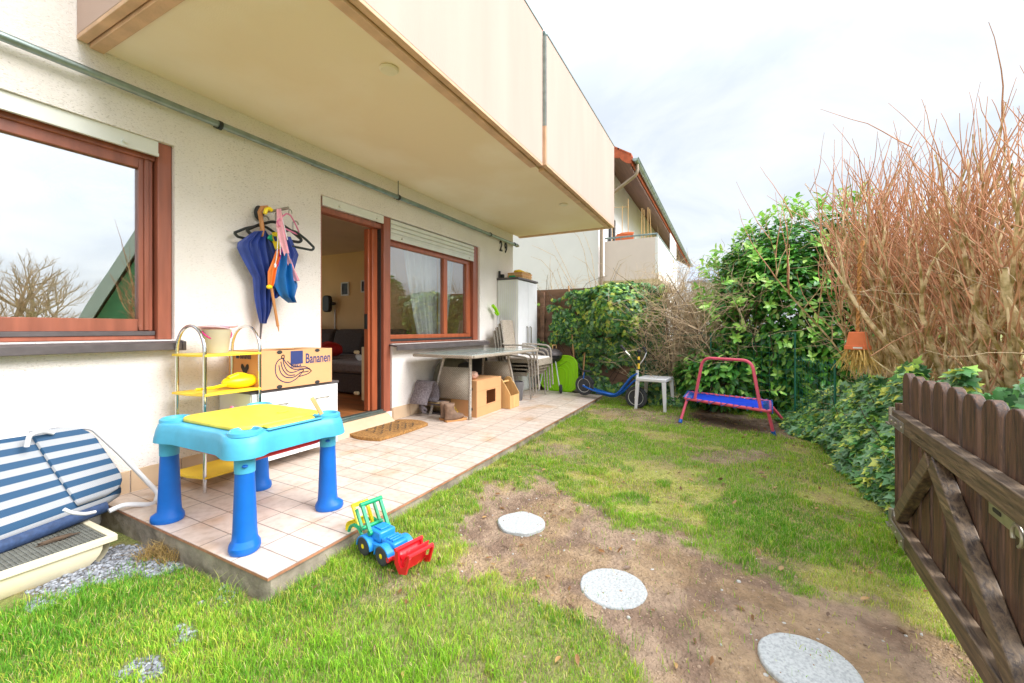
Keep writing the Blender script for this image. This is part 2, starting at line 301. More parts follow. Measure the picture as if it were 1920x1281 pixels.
# ------------------------------------------------------------------ mesh helpers
ROOTM = {}
def link(o, parent=None):
    S.collection.objects.link(o)
    if parent is not None: o.parent = parent; ROOTM[o.name] = ROOTM[parent.name]
    else: ROOTM[o.name] = Matrix.Translation(o.location) @ Matrix.Rotation(o.rotation_euler.z, 4, 'Z')
    return o
def tag(o, label=None, cat=None, group=None, kind=None):
    if label: o['label'] = label
    if cat: o['category'] = cat
    if group: o['group'] = group
    if kind: o['kind'] = kind
    return o
def thing(name, label, cat, loc=(0, 0, 0), rz=0, group=None, kind=None):
    o = bpy.data.objects.new(name, None); o.location = loc; o.rotation_euler = (0, 0, rz); o.empty_display_size = .1
    link(o); return tag(o, label, cat, group, kind)
def copy_tree(o, parent=None):
    c = o.copy(); S.collection.objects.link(c)
    if parent is not None: c.parent = parent
    ROOTM[c.name] = ROOTM[o.name]
    for ch in list(o.children): copy_tree(ch, c)
    return c
class MB:
    def __init__(s): s.v = []; s.f = []; s.mi = []; s.smooth = []
    def add(s, V, F, mi=0, smooth=False):
        k = len(s.v); s.v += [tuple(p) for p in V]; s.f += [tuple(i+k for i in f) for f in F]; s.mi += [mi]*len(F); s.smooth += [smooth]*len(F); return s
    def box(s, x0, x1, y0, y1, z0, z1, mi=0):
        V = [(x, y, z) for x in (x0, x1) for y in (y0, y1) for z in (z0, z1)]
        return s.add(V, [(0, 1, 3, 2), (4, 6, 7, 5), (0, 4, 5, 1), (2, 3, 7, 6), (0, 2, 6, 4), (1, 5, 7, 3)], mi)
    def beam(s, a, b, w, h, up=(0, 0, 1), mi=0):
        a, b, up = Vector(a), Vector(b), Vector(up); d = (b-a).normalized(); r = d.cross(up).normalized(); u = r.cross(d)
        V = [p + r*sx*w/2 + u*sz*h/2 for p in (a, b) for sx in (-1, 1) for sz in (-1, 1)]
        return s.add(V, [(0, 1, 3, 2), (4, 6, 7, 5), (0, 4, 5, 1), (2, 3, 7, 6), (0, 2, 6, 4), (1, 5, 7, 3)], mi)
    def tube(s, P, r, n=8, closed=False, mi=0, caps=True):
        P = [Vector(p) for p in P]; m = len(P); rs = r if isinstance(r, (list, tuple)) else [r]*m
        V = []; prev = None
        for i, p in enumerate(P):
            if closed: d = P[(i+1) % m]-P[i-1]
            else: d = P[min(i+1, m-1)]-P[max(i-1, 0)]
            d = d.normalized() if d.length > 1e-9 else Vector((0, 0, 1))
            if prev is None:
                a = Vector((0, 0, 1)) if abs(d.z) < .9 else Vector((1, 0, 0)); u = d.cross(a).normalized()
            else:
                u = prev - d*prev.dot(d); u = u.normalized() if u.length > 1e-6 else d.orthogonal().normalized()
            prev = u; w = d.cross(u)
            for k in range(n):
                a = 2*PI*k/n; V.append(p + (u*math.cos(a)+w*math.sin(a))*rs[i])
        F = []
        for i in range(m if closed else m-1):
            j = (i+1) % m
            for k in range(n): F.append((i*n+k, i*n+(k+1) % n, j*n+(k+1) % n, j*n+k))
        if caps and not closed: F += [tuple(range(n))[::-1], tuple((m-1)*n+k for k in range(n))]
        return s.add(V, F, mi, True)
    def prism(s, O, a0, a1, axis='z', mi=0, smooth=False):
        f = {'z': lambda p, a: (p[0], p[1], a), 'y': lambda p, a: (p[0], a, p[1]), 'x': lambda p, a: (a, p[0], p[1])}[axis]
        n = len(O); V = [f(p, a0) for p in O]+[f(p, a1) for p in O]
        F = [tuple(range(n)), tuple(range(2*n-1, n-1, -1))]+[(i, (i+1) % n, n+(i+1) % n, n+i) for i in range(n)]
        return s.add(V, F, mi, smooth)
    def lathe(s, prof, c=(0, 0, 0), n=24, axis=(0, 0, 1), mi=0):
        ax = Vector(axis).normalized(); u = ax.orthogonal().normalized(); w = ax.cross(u); c = Vector(c)
        V = []; m = len(prof)
        for r, z in prof:
            for k in range(n): a = 2*PI*k/n; V.append(c+ax*z+(u*math.cos(a)+w*math.sin(a))*r)
        F = [(i*n+k, i*n+(k+1) % n, (i+1)*n+(k+1) % n, (i+1)*n+k) for i in range(m-1) for k in range(n)]
        if prof[0][0] > 1e-6: F.append(tuple(range(n))[::-1])
        if prof[-1][0] > 1e-6: F.append(tuple((m-1)*n+k for k in range(n)))
        return s.add(V, F, mi, True)
    def ell(s, c, r, nu=16, nv=10, mi=0, noise=0, R=None):
        V = []; F = []
        for j in range(nv+1):
            for i in range(nu):
                t = PI*j/nv; a = 2*PI*i/nu; k = 1+random.uniform(-noise, noise)
                p = Vector((r[0]*math.sin(t)*math.cos(a)*k, r[1]*math.sin(t)*math.sin(a)*k, r[2]*math.cos(t)*k))
                if R: p = R @ p
                V.append(Vector(c)+p)
        for j in range(nv):
            for i in range(nu): F.append((j*nu+i, j*nu+(i+1) % nu, (j+1)*nu+(i+1) % nu, (j+1)*nu+i))
        return s.add(V, F, mi, True)
    def sheet(s, fn, nu, nv, mi=0, smooth=True):
        V = [fn(i/nu, j/nv) for j in range(nv+1) for i in range(nu+1)]
        F = [(j*(nu+1)+i, j*(nu+1)+i+1, (j+1)*(nu+1)+i+1, (j+1)*(nu+1)+i) for j in range(nv) for i in range(nu)]
        return s.add(V, F, mi, smooth)
    def build(s, name, mats, parent=None, bevel=0, local=False, solid=0, label=None, sharp=40, subsurf=0):
        me = bpy.data.meshes.new(name)
        V = s.v
        if parent is not None and not local:
            iv = ROOTM[parent.name].inverted(); V = [tuple(iv @ Vector(p)) for p in V]
        me.from_pydata(V, [], s.f)
        mats = mats if isinstance(mats, (list, tuple)) else [mats]
        for m in mats: me.materials.append(M[m] if isinstance(m, str) else m)
        bm = bmesh.new(); bm.from_mesh(me)
        bmesh.ops.remove_doubles(bm, verts=bm.verts, dist=1e-6)
        bm.faces.ensure_lookup_table()
        bmesh.ops.recalc_face_normals(bm, faces=bm.faces); bm.to_mesh(me); bm.free()
        if len(me.polygons) == len(s.f):
            me.polygons.foreach_set('material_index', s.mi); me.polygons.foreach_set('use_smooth', s.smooth)
        me.set_sharp_from_angle(angle=math.radians(sharp))
        o = bpy.data.objects.new(name, me); link(o, parent)
        if solid: md = o.modifiers.new('s', 'SOLIDIFY'); md.thickness = solid; md.offset = 0
        if bevel:
            md = o.modifiers.new('b', 'BEVEL'); md.width = bevel; md.segments = 2; md.limit_method = 'ANGLE'; md.angle_limit = math.radians(35); md.harden_normals = False
        if subsurf: md = o.modifiers.new('ss', 'SUBSURF'); md.levels = subsurf; md.render_levels = subsurf
        if label: o['label'] = label
        return o
def rrect(x0, x1, y0, y1, r, n=5):
    O = []
    for cx_, cy_, a0 in ((x1-r, y1-r, 0), (x0+r, y1-r, PI/2), (x0+r, y0+r, PI), (x1-r, y0+r, 1.5*PI)):
        for k in range(n+1): a = a0+PI/2*k/n; O.append((cx_+r*math.cos(a), cy_+r*math.sin(a)))
    return O
def arc(c, r, a0, a1, n, u, w):
    c, u, w = Vector(c), Vector(u), Vector(w)
    return [c+(u*math.cos(a0+(a1-a0)*i/n)+w*math.sin(a0+(a1-a0)*i/n))*r for i in range(n+1)]
def rounded(P, r, n=5):      # polyline with rounded corners
    P = [Vector(p) for p in P]; O = [P[0]]
    for i in range(1, len(P)-1):
        a, b, c = P[i-1], P[i], P[i+1]; rr = min(r, (a-b).length*.45, (c-b).length*.45)
        p0 = b+(a-b).normalized()*rr; p1 = b+(c-b).normalized()*rr
        for k in range(n+1): t = k/n; O.append(p0*(1-t)**2+b*2*t*(1-t)+p1*t*t)
    O.append(P[-1]); return O
def text_geo(txt, size, off=0., sxx=1.):
    cu = bpy.data.curves.new('t', 'FONT'); cu.body = txt; cu.size = size; cu.offset = off; cu.resolution_u = 3
    ob = bpy.data.objects.new('t', cu); S.collection.objects.link(ob)
    dg = bpy.context.evaluated_depsgraph_get(); me = ob.evaluated_get(dg).to_mesh()
    V = [(v.co.x*sxx, v.co.y) for v in me.vertices]; F = [tuple(p.vertices) for p in me.polygons]
    ob.evaluated_get(dg).to_mesh_clear(); bpy.data.objects.remove(ob); bpy.data.curves.remove(cu)
    return V, F
def put_text(mb, txt, size, org, u, w, off=0., sxx=1., mi=0):
    V, F = text_geo(txt, size, off, sxx); org, u, w = Vector(org), Vector(u), Vector(w)
    mb.add([org+u*a+w*b for a, b in V], F, mi)
def put_line(mb, pts, wd, org, u, w, mi=0):   # flat ribbon drawn on a face
    org, u, w = Vector(org), Vector(u), Vector(w)
    for i in range(len(pts)-1):
        a, b = Vector(pts[i]), Vector(pts[i+1]); d = (b-a); 
        if d.length < 1e-6: continue
        nrm = Vector((-d.y, d.x)).normalized()*wd/2; e = d.normalized()*wd*.3
        q = [a-e+nrm, b+e+nrm, b+e-nrm, a-e-nrm]
        mb.add([org+u*p.x+w*p.y for p in q], [(0, 1, 2, 3)], mi)
def rawmesh(name, V, F, mat_, cols=None, parent=None, attr='Col', smooth=False, floats=None):
    # V (n,3); F (m,k) all same size or list of such arrays
    Fs = F if isinstance(F, list) else [F]
    me = bpy.data.meshes.new(name); me.vertices.add(len(V)); me.vertices.foreach_set('co', np.asarray(V, np.float32).ravel())
    lt = np.concatenate([np.full(len(f), f.shape[1]) for f in Fs]); lv = np.concatenate([f.ravel() for f in Fs])
    ls = np.concatenate([[0], np.cumsum(lt)[:-1]])
    me.loops.add(len(lv)); me.loops.foreach_set('vertex_index', lv.astype(np.int32))
    me.polygons.add(len(lt)); me.polygons.foreach_set('loop_start', ls.astype(np.int32)); me.polygons.foreach_set('loop_total', lt.astype(np.int32))
    me.update(calc_edges=True); me.validate()
    if smooth: me.polygons.foreach_set('use_smooth', [True]*len(me.polygons))
    if cols is not None:
        a = me.color_attributes.new(attr, 'FLOAT_COLOR', 'POINT'); c = np.ones((len(V), 4), np.float32); c[:, :3] = cols; a.data.foreach_set('color', c.ravel())
    me.materials.append(M[mat_] if isinstance(mat_, str) else mat_)
    o = bpy.data.objects.new(name, me); link(o, parent); return o
_lat = {}
def vn(x, y, s, seed=0):      # value noise, 0..1
    if seed not in _lat: _lat[seed] = np.random.default_rng(seed+100).random((256, 256))
    g = _lat[seed]; x = np.asarray(x)*s+50; y = np.asarray(y)*s+50
    xi = np.floor(x).astype(int); yi = np.floor(y).astype(int); fx = x-xi; fy = y-yi; fx = fx*fx*(3-2*fx); fy = fy*fy*(3-2*fy)
    a = g[xi % 256, yi % 256]; b = g[(xi+1) % 256, yi % 256]; c = g[xi % 256, (yi+1) % 256]; d = g[(xi+1) % 256, (yi+1) % 256]
    return (a*(1-fx)+b*fx)*(1-fy)+(c*(1-fx)+d*fx)*fy
def fbm(x, y, s, seed=0): return (vn(x, y, s, seed)*.5+vn(x, y, s*2.1, seed+1)*.3+vn(x, y, s*4.3, seed+2)*.2)
def sstep(a, b, x): t = np.clip((x-a)/(b-a), 0, 1); return t*t*(3-2*t)

#@@SETTING
# ================================================================== GROUND
def poly_sd(x, y, P):    # signed distance, negative inside
    P = np.array(P); n = len(P); d = np.full(np.shape(x), 1e9); ins = np.zeros(np.shape(x), bool)
    for i in range(n):
        a, b = P[i], P[(i+1) % n]; e = b-a; wx, wy = x-a[0], y-a[1]
        t = np.clip((wx*e[0]+wy*e[1])/(e@e), 0, 1); d = np.minimum(d, np.hypot(wx-e[0]*t, wy-e[1]*t))
        c = ((a[1] <= y) & (b[1] > y)) | ((b[1] <= y) & (a[1] > y))
        xin = a[0]+(y-a[1])/(e[1] if abs(e[1]) > 1e-9 else 1e-9)*e[0]
        ins ^= c & (x < xin)
    return np.where(ins, -d, d)
def wp(l, z=-.09): return [tuple(W(a, b, Z=z)[:2]) for a, b in l]
PATH = wp([(905, 905), (1010, 905), (1110, 950), (1180, 985), (1290, 1005), (1400, 1050), (1540, 1090), (1680, 1130), (1800, 1180), (1960, 1340), (1900, 1900), (1180, 1500), (1200, 1290), (1140, 1215), (1090, 1150), (1000, 1110), (930, 1085), (860, 1065), (840, 1010), (870, 950)])
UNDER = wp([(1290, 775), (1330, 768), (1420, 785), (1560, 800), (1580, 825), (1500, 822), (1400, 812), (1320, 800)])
BARE = [wp(p) for p in ([(1090, 770), (1150, 765), (1260, 775), (1290, 790), (1240, 795), (1160, 790)], [(1010, 830), (1060, 838), (1080, 850), (1020, 850)], [(700, 1070), (760, 1075), (750, 1110), (700, 1105)], [(1330, 850), (1420, 850), (1400, 870), (1320, 865)])]
GRAV = [wp(p, -.15) for p in ([(30, 1120), (200, 1040), (330, 1015), (400, 1040), (470, 1105), (440, 1120), (370, 1075), (300, 1075), (180, 1095), (60, 1150)], [(400, 1130), (455, 1120), (450, 1145), (405, 1150)], [(345, 1188), (362, 1188), (358, 1205), (345, 1205)], [(270, 1245), (318, 1238), (300, 1260), (260, 1265)])]
def zg(x, y):
    x = np.asarray(x, float); y = np.asarray(y, float)
    z = -.09-.05*(1-sstep(.9, 1.7, x))*1.0
    z = z+.055*sstep(5.9, 7, x)+.05*sstep(-4.0, -4.7, y)
    near = (np.abs(x-3) < 6) & (np.abs(y+2) < 6)
    dp = poly_sd(x, y, PATH); z = z-.018*sstep(.12, -.15, dp)
    z = z+np.where(near, (fbm(x, y, 2.2, 3)-.5)*.03+(fbm(x, y, 14, 5)-.5)*.018, 0)
    u = (x-.9)*.7+(-y-2.2)*.7      # shallow rut along the path
    return z
def zgs(x, y): return float(zg(np.array([x]), np.array([y]))[0])
def masks(x, y):
    w = (fbm(x, y, 5, 20)-.5)*.42+(fbm(x, y, 19, 24)-.5)*.2
    dirt = sstep(.07, -.07, poly_sd(x, y, PATH)+w)
    dirt = np.maximum(dirt, sstep(.08, -.06, poly_sd(x, y, UNDER)+w*.7))
    for b in BARE: dirt = np.maximum(dirt, .8*sstep(.1, -.06, poly_sd(x, y, b)+w))
    g = np.zeros_like(dirt)
    for b in GRAV: g = np.maximum(g, sstep(.06, -.04, poly_sd(x, y, b)+w*.5))
    thin = sstep(.57, .68, fbm(x, y, 2.6, 30))*sstep(1.3, 2.2, x)      # thin mossy parts of the lawn
    return dirt, g, thin
xs = np.concatenate([[-400, -150, -60, -25, -10, -5, -2.5], np.arange(-1.2, 3.2, .022), np.arange(3.2, 7.4, .05), np.arange(7.6, 12, .5), [14, 18, 25, 40, 80, 200, 500]])
ys = np.concatenate([[-400, -150, -60, -30, -15, -8, -6], np.arange(-4.8, .1, .025), [.4, 1, 3, 6, 12, 30, 100, 400]])
GX, GY = np.meshgrid(xs, ys, indexing='ij'); gz = zg(GX, GY)
di, gr, th = masks(GX, GY)
soil = np.array(L(172, 146, 122)); soil2 = np.array(L(138, 112, 92)); moss = np.array(L(176, 174, 92)); that = np.array(L(136, 142, 74)); ochre = np.array(L(190, 158, 108))
f1 = fbm(GX, GY, 6, 40)[..., None]; f2 = fbm(GX, GY, 3, 44)[..., None]
cs = soil*(1-sstep(.4, .62, f1))+soil2*sstep(.4, .62, f1)
cs = cs*(1-.5*sstep(.5, .62, f2)*(1-di[..., None]*.4))+ochre*.5*sstep(.5, .62, f2)*(1-di[..., None]*.4)
un = sstep(.1, -.1, poly_sd(GX, GY, UNDER))[..., None]; cs = cs*(1-un*.35)  # bare soil below the trampoline darkened, its soft shadow put into the colour
cl = that*(1-th[..., None]*.8)+moss*th[..., None]*.8
cl = cl*(1-.5*sstep(.45, .6, f1))+cs*.5*sstep(.45, .6, f1)
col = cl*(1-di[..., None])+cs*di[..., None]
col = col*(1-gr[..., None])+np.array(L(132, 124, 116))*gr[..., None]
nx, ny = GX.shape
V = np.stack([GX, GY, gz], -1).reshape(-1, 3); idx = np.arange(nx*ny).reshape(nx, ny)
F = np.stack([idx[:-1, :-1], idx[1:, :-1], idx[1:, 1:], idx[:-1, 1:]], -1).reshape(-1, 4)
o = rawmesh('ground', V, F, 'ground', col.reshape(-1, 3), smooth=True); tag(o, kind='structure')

# grass blades
def in_view(x, y, z, m=60):
    dx_, dy_ = x-CAM.x, y-CAM.y; d = dx_*FW.x+dy_*FW.y; r = dx_*RT.x+dy_*RT.y
    dd = np.maximum(d, 1e-3); px = CX+FPX*r/dd; py = YH-FPX*(z-CAM.z)/dd
    return (d > .1) & (px > -500) & (px < 2500) & (py < 1900)
def blades(name, pts, h, wdt, cols, lean=.5, label=None, cat=None):
    n = len(pts); a = RNG.random(n)*2*PI; b = RNG.random(n)*2*PI
    sx_, sy_ = np.cos(a)*wdt/2, np.sin(a)*wdt/2
    lx, ly = np.cos(b)*h*lean*RNG.random(n), np.sin(b)*h*lean*RNG.random(n)
    P = pts; z0 = np.zeros(n)
    V = np.empty((n, 5, 3))
    V[:, 0] = P+np.stack([-sx_, -sy_, z0-.005], -1); V[:, 1] = P+np.stack([sx_, sy_, z0-.005], -1)
    V[:, 2] = P+np.stack([-sx_*.8+lx*.35, -sy_*.8+ly*.35, h*.55], -1); V[:, 3] = P+np.stack([sx_*.8+lx*.35, sy_*.8+ly*.35, h*.55], -1)
    V[:, 4] = P+np.stack([lx, ly, h*(.95-.25*RNG.random(n)*lean)], -1)
    i = np.arange(n)[:, None]*5
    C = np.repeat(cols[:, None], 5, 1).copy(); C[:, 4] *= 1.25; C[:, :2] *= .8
    return rawmesh(name, V.reshape(-1, 3), [i+np.array([[0, 1, 3, 2]]), i+np.array([[2, 3, 4]])], 'grass', C.reshape(-1, 3))
def scatter(n, x0, x1, y0, y1): return x0+(x1-x0)*RNG.random(n), y0+(y1-y0)*RNG.random(n)
X_, Y_ = [], []
for n, x0, x1 in ((30000, -1.6, -.2), (330000, -.2, 1.7), (230000, 1.7, 3.2), (150000, 3.2, 6.4)):
    a, b = scatter(n, x0, x1, -4.3, -.15); X_.append(a); Y_.append(b)
x = np.concatenate(X_); y = np.concatenate(Y_)
slab = (x > 1.06) & (x < 6.43) & (y > -1.585); z = zg(x, y); k = in_view(x, y, z) & ~slab & ~((x < 1.06) & (y > -.68))
x, y, z = x[k], y[k], z[k]; di_, gr_, th_ = masks(x, y)
tuft = fbm(x, y, 6, 50)*.6+vn(x, y, 22, 55)*.4; lush = sstep(2.1, 1.0, x)*sstep(-3.3, -2.0, y)
dens = (1-di_*.985)*(1-gr_*.9)*(1-th_*.5)*sstep(.26, .60, tuft+.13+lush*.10)
SPARSE = wp([(600, 1110), (760, 1060), (900, 1080), (1010, 1130), (1130, 1281), (1100, 1400), (560, 1400)])
spm = sstep(.12, -.15, poly_sd(x, y, SPARSE)+(fbm(x, y, 6, 80)-.5)*.3); dens = dens*(1-spm*.62*sstep(.40, .60, fbm(x, y, 8, 82)+.08))
dens = np.where(di_ > .5, dens+.12*sstep(.68, .78, fbm(x, y, 7, 60)), dens)
k = RNG.random(len(x)) < dens; x, y, z, th_, tuft, lush = x[k], y[k], z[k], th_[k], tuft[k], lush[k]
n = len(x); edge = sstep(.12, .0, np.abs(y+1.60))*(x > 1.0)
h = (.009+.019*RNG.random(n))*(.75+1.1*sstep(.42, .66, tuft)+.45*lush)+edge*.02*RNG.random(n)
h *= np.where(th_ > .5, .6, 1)
gA = np.array(L(154, 204, 58)); gB = np.array(L(112, 172, 52)); gC = np.array(L(204, 212, 88)); st = np.array(L(224, 204, 150))
hue = fbm(x, y, 1.7, 70)[:, None]; rr = RNG.random((n, 1))
c = gB*(1-sstep(.3, .6, hue+rr*.3-.15))+gA*sstep(.3, .6, hue+rr*.3-.15)
yel = (th_*.55+.12+.22*sstep(.45, .65, vn(x, y, 1.3, 75)))[:, None]; c = np.where(RNG.random((n, 1)) < yel, gC, c)
c = np.where(RNG.random((n, 1)) < (.13+.2*th_-.08*lush)[:, None], st, c); c = c*(.8+.4*RNG.random((n, 1)))
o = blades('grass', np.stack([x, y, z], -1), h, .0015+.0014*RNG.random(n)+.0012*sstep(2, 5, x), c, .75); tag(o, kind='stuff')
print('grass', n)
# dry straw clump by the slab corner and long tufts along the slab edge
def tuftset(name, spots, cA, cB, hh, lean, w=.003):
    P, H, C = [], [], []
    for (tx, ty, r, m) in spots:
        a = RNG.random(m)*2*PI; q = np.sqrt(RNG.random(m))*r; xx, yy = tx+q*np.cos(a), ty+q*np.sin(a)
        P.append(np.stack([xx, yy, zg(xx, yy)], -1)); H.append(hh*(.5+RNG.random(m))); t = RNG.random((m, 1)); C.append(np.array(cA)*t+np.array(cB)*(1-t))
    return blades(name, np.concatenate(P), np.concatenate(H), w, np.concatenate(C), lean)
sp = wp([(300, 1045), (280, 1050), (320, 1055)], -.14)
o = tuftset('dry_grass_tuft', [(a, b, .05, 130) for a, b in sp], L(206, 176, 112), L(160, 132, 84), .07, 1.6); tag(o, 'straw coloured clump of dry grass lying against the patio slab', 'dry grass', kind='stuff')
sp = [(1.15+q*.22+random.uniform(-.08, .08), -1.60-random.uniform(0, .035), .035, 30) for q in range(20)]+[(1.04-random.uniform(0, .03), -1.2-q*.09, .03, 22) for q in range(4)]
o = tuftset('edge_grass', sp, L(120, 168, 48), L(196, 190, 110), .062, 1.0, .0028); tag(o, 'long green grass growing up along the edge of the patio', 'grass', kind='stuff')

# gravel + crumbs + pebbles
def rocks(name, pts, size, cols, parent=None):
    ico = bmesh.new(); bmesh.ops.create_icosphere(ico, subdivisions=1, radius=1); BV = np.array([v.co[:] for v in ico.verts]); BF = np.array([[v.index for v in f.verts] for f in ico.faces]); ico.free()
    n = len(pts); m = len(BV); sc = size[:, None]*(.6+.8*RNG.random((n, 3))); sc[:, 2] *= .6
    V = BV[None]*sc[:, None]*(1+.25*(RNG.random((n, m, 1))-.5)); a = RNG.random(n)*PI; ca, sa = np.cos(a)[:, None], np.sin(a)[:, None]
    V = np.stack([V[..., 0]*ca-V[..., 1]*sa, V[..., 0]*sa+V[..., 1]*ca, V[..., 2]], -1)+pts[:, None]
    return rawmesh(name, V.reshape(-1, 3), (BF[None]+np.arange(n)[:, None, None]*m).reshape(-1, 3), 'pebble', np.repeat(cols[:, None], m, 1).reshape(-1, 3))
x, y = scatter(60000, -.3, 1.8, -2.6, -.3); k = (masks(x, y)[1] > .45) & ~((x > 1.06) & (y > -1.59)); x, y = x[k], y[k]; n = len(x); print('gravel', n)
c = np.array(L(176, 180, 188))*(.35+.8*RNG.random((n, 1)))
o = rocks('gravel', np.stack([x, y, zg(x, y)+.002], -1), .004+.007*RNG.random(n)**2, c); tag(o, kind='stuff')
x, y = scatter(42000, .8, 4.5, -4.2, -1.6); di_, g_, t_ = masks(x, y); k = RNG.random(len(x)) < .04+.5*di_; x, y = x[k], y[k]; n = len(x)
t = RNG.random((n, 1)); c = np.where(t < .012, np.array(L(200, 196, 190)), soil*(.75+.5*t))
sz = np.where(t[:, 0] < .012, .0035+.005*RNG.random(n), .0012+.0055*RNG.random(n)**3)
zc = zg(x, y); on = np.zeros(n, bool)
for sx0, sy0, r in ((2.13, -2.225, .132), (1.79, -2.825, .14), (1.66, -3.495, .143)):
    m_ = np.hypot(x-sx0, y-sy0) < r*.97; zc[m_] = zgs(sx0, sy0)+.0125; on |= m_
kk = ~on | (RNG.random(n) < .10); x, y, zc, sz, c = x[kk], y[kk], zc[kk], sz[kk], c[kk]; n = len(x)
o = rocks('soil_crumbs', np.stack([x, y, zc], -1), sz, c); tag(o, kind='stuff')

# stepping stones
for i, (sx0, sy0, r, lab) in enumerate(((2.13, -2.225, .132, 'smallest looking round granite stepping stone, farthest away near the toy tractor'), (1.79, -2.825, .14, 'round pale granite stepping stone in the middle of the bare path'), (1.66, -3.495, .143, 'nearest round granite stepping stone, cut by the bottom of the photo'))):
    mb = MB(); O = [(sx0+r*(1+random.uniform(-.012, .012)+(.05*math.sin(a*5) if i == 0 else 0))*math.cos(a), sy0+r*(1+random.uniform(-.012, .012)+(.04*math.sin(a*4+1) if i == 0 else 0))*math.sin(a)) for a in [2*PI*k/40 for k in range(40)]]
    zt = zgs(sx0, sy0)+.012; mb.prism(O, zt-.06, zt); tag(mb.build('stepping_stone', 'granite', bevel=.006), lab, 'stepping stone', 'round stepping stones in the bare path')

# ================================================================== PATIO
PS = .018
mb = MB(); mb.add([(1.077, 0, 0), (6.40, 0, 0), (6.40, -1.575, -PS*1.575), (1.077, -1.575, -PS*1.575)], [(0, 1, 2, 3)])
e = .012
mb.add([(1.077, 0, -e), (6.40, 0, -e), (6.40, -1.575, -PS*1.575-e), (1.077, -1.575, -PS*1.575-e), (1.077, 0, 0), (6.40, 0, 0), (6.40, -1.575, -PS*1.575), (1.077, -1.575, -PS*1.575)], [(0, 3, 7, 4), (3, 2, 6, 7), (2, 1, 5, 6), (0, 1, 2, 3)], 1)
M['tile_edge'] = mat('tile_edge', L(184, 128, 96), .7, vs=20, var=.3)
pt = mb.build('patio', ['tiles', 'tile_edge']); tag(pt, kind='structure')
mb = MB()
def sl(u, v):   # cracked, uneven concrete face of the slab (left side then front)
    t = u*(1.54+5.29)
    if t < 1.54: p = Vector((1.087, -t-.02, 0)); nn = Vector((-1, 0, 0))
    else: p = Vector((1.087+t-1.54, -1.562, 0)); nn = Vector((0, -1, 0))
    w = float(vn(t, v*.3, 9, 90))*.018-.008+float(vn(t, v*.4, 28, 91))*.006
    zt = PS*p.y-.0125; p = p+nn*(w if v > .02 else 0); p.z = zt-v*.22; return tuple(p)
mb.sheet(sl, 260, 7)
mb.add([(1.09, -.01, -.0122), (6.38, -.01, -.0122), (6.38, -1.56, -.0402), (1.09, -1.56, -.0402)], [(0, 1, 2, 3)])
mb.box(6.36, 6.39, -1.56, 0, -.2, -.045); tag(mb.build('patio_slab', 'concrete'), kind='structure')

# ================================================================== HOUSE
H = thing('house', 'white rendered house with pink balcony, red brown windows and an open patio door', 'house', (0, 0, -.2))
Z0, Z1 = -.2, 5.5
mb = MB(); T = .30
for x0, x1, z0, z1 in ((-4, -1.6, Z0, Z1), (-1.6, 1.455, Z0, .93), (-1.6, 1.455, 2.215, Z1), (1.455, 2.58, Z0, Z1), (2.58, 5.33, 2.22, Z1), (2.58, 3.49, Z0, .10), (3.49, 5.33, Z0, .835), (5.33, 6.43, Z0, Z1)):
    mb.box(x0, x1, 0, T, z0, z1)
mb.build('wall', 'stucco', H)
mb = MB(); mb.box(6.13, 6.43, T, 5.5, Z0, Z1); mb.box(-4, -3.7, T, 5.5, Z0, Z1); mb.box(-3.7, 1.9, 5.2, 5.5, Z0, Z1); mb.box(1.9, 5.5, 5.2, 5.5, Z0, .1); mb.box(1.9, 5.5, 5.2, 5.5, 2.4, Z1)  # unseen gap in the rear wall, added to let daylight into the room
mb.box(5.5, 6.13, 5.2, 5.5, Z0, Z1); mb.build('side_wall', 'nb_white', H)
mb = MB(); mb.box(-3.7, 6.13, T, 5.2, 2.6, 2.85); mb.build('upper_floor', 'room_ceiling', H)
mb = MB(); mb.prism([(-.9, 5.2), (-.9, 5.35), (2.7, 7.6), (6.3, 5.35), (6.3, 5.2), (2.7, 7.4)], -4.3, 6.8, 'x'); mb.build('roof', 'roof_red', H)
# interior shell
mb = MB(); mb.box(5.68, 5.78, T, 5.19, .1, 2.6); mb.build('room_wall', 'room_wall', H); mb = MB(); mb.box(1.62, 1.72, T, 5.19, .1, 2.6)
mb.add([(1.72, T+.002, .12), (2.58, T+.002, .12), (2.58, T+.002, 2.45), (1.72, T+.002, 2.45)], [(0, 1, 2, 3)])
mb.build('room_wall', 'room_wall', H)
mb = MB(); mb.box(1.72, 5.68, T, 5.1, 2.45, 2.5); mb.build('room_ceiling', 'room_ceiling', H)
mb = MB(); mb.box(1.72, 5.68, .12, 5.19, .08, .12); mb.build('room_floor', 'laminate', H)
mb = MB(); mb.box(-3.69, 1.62, T, 3.2, .08, .12); mb.box(-3.69, 1.62, 3.2, 3.3, .1, 2.6); mb.build('back_room', 'room_wall', H)
# skirting tiles
mb = MB()
for k in range(11):
    x0 = .95+k*.27-.0
    if x0 > 2.45: break
    mb.box(x0+.003, min(x0+.267, 2.57), -.012, -.001, -.01, .135)
mb.build('skirting', 'skirt', H, bevel=.002); mb = MB(); x0 = 3.5
while x0 < 6.42: mb.box(x0+.003, min(x0+.267, 6.43), -.012, -.001, -.01, .135); x0 += .27
mb.box(3.487, 3.4995, -.012, .1, -.01, .13)
mb.build('skirting', 'skirt', H, bevel=.002)
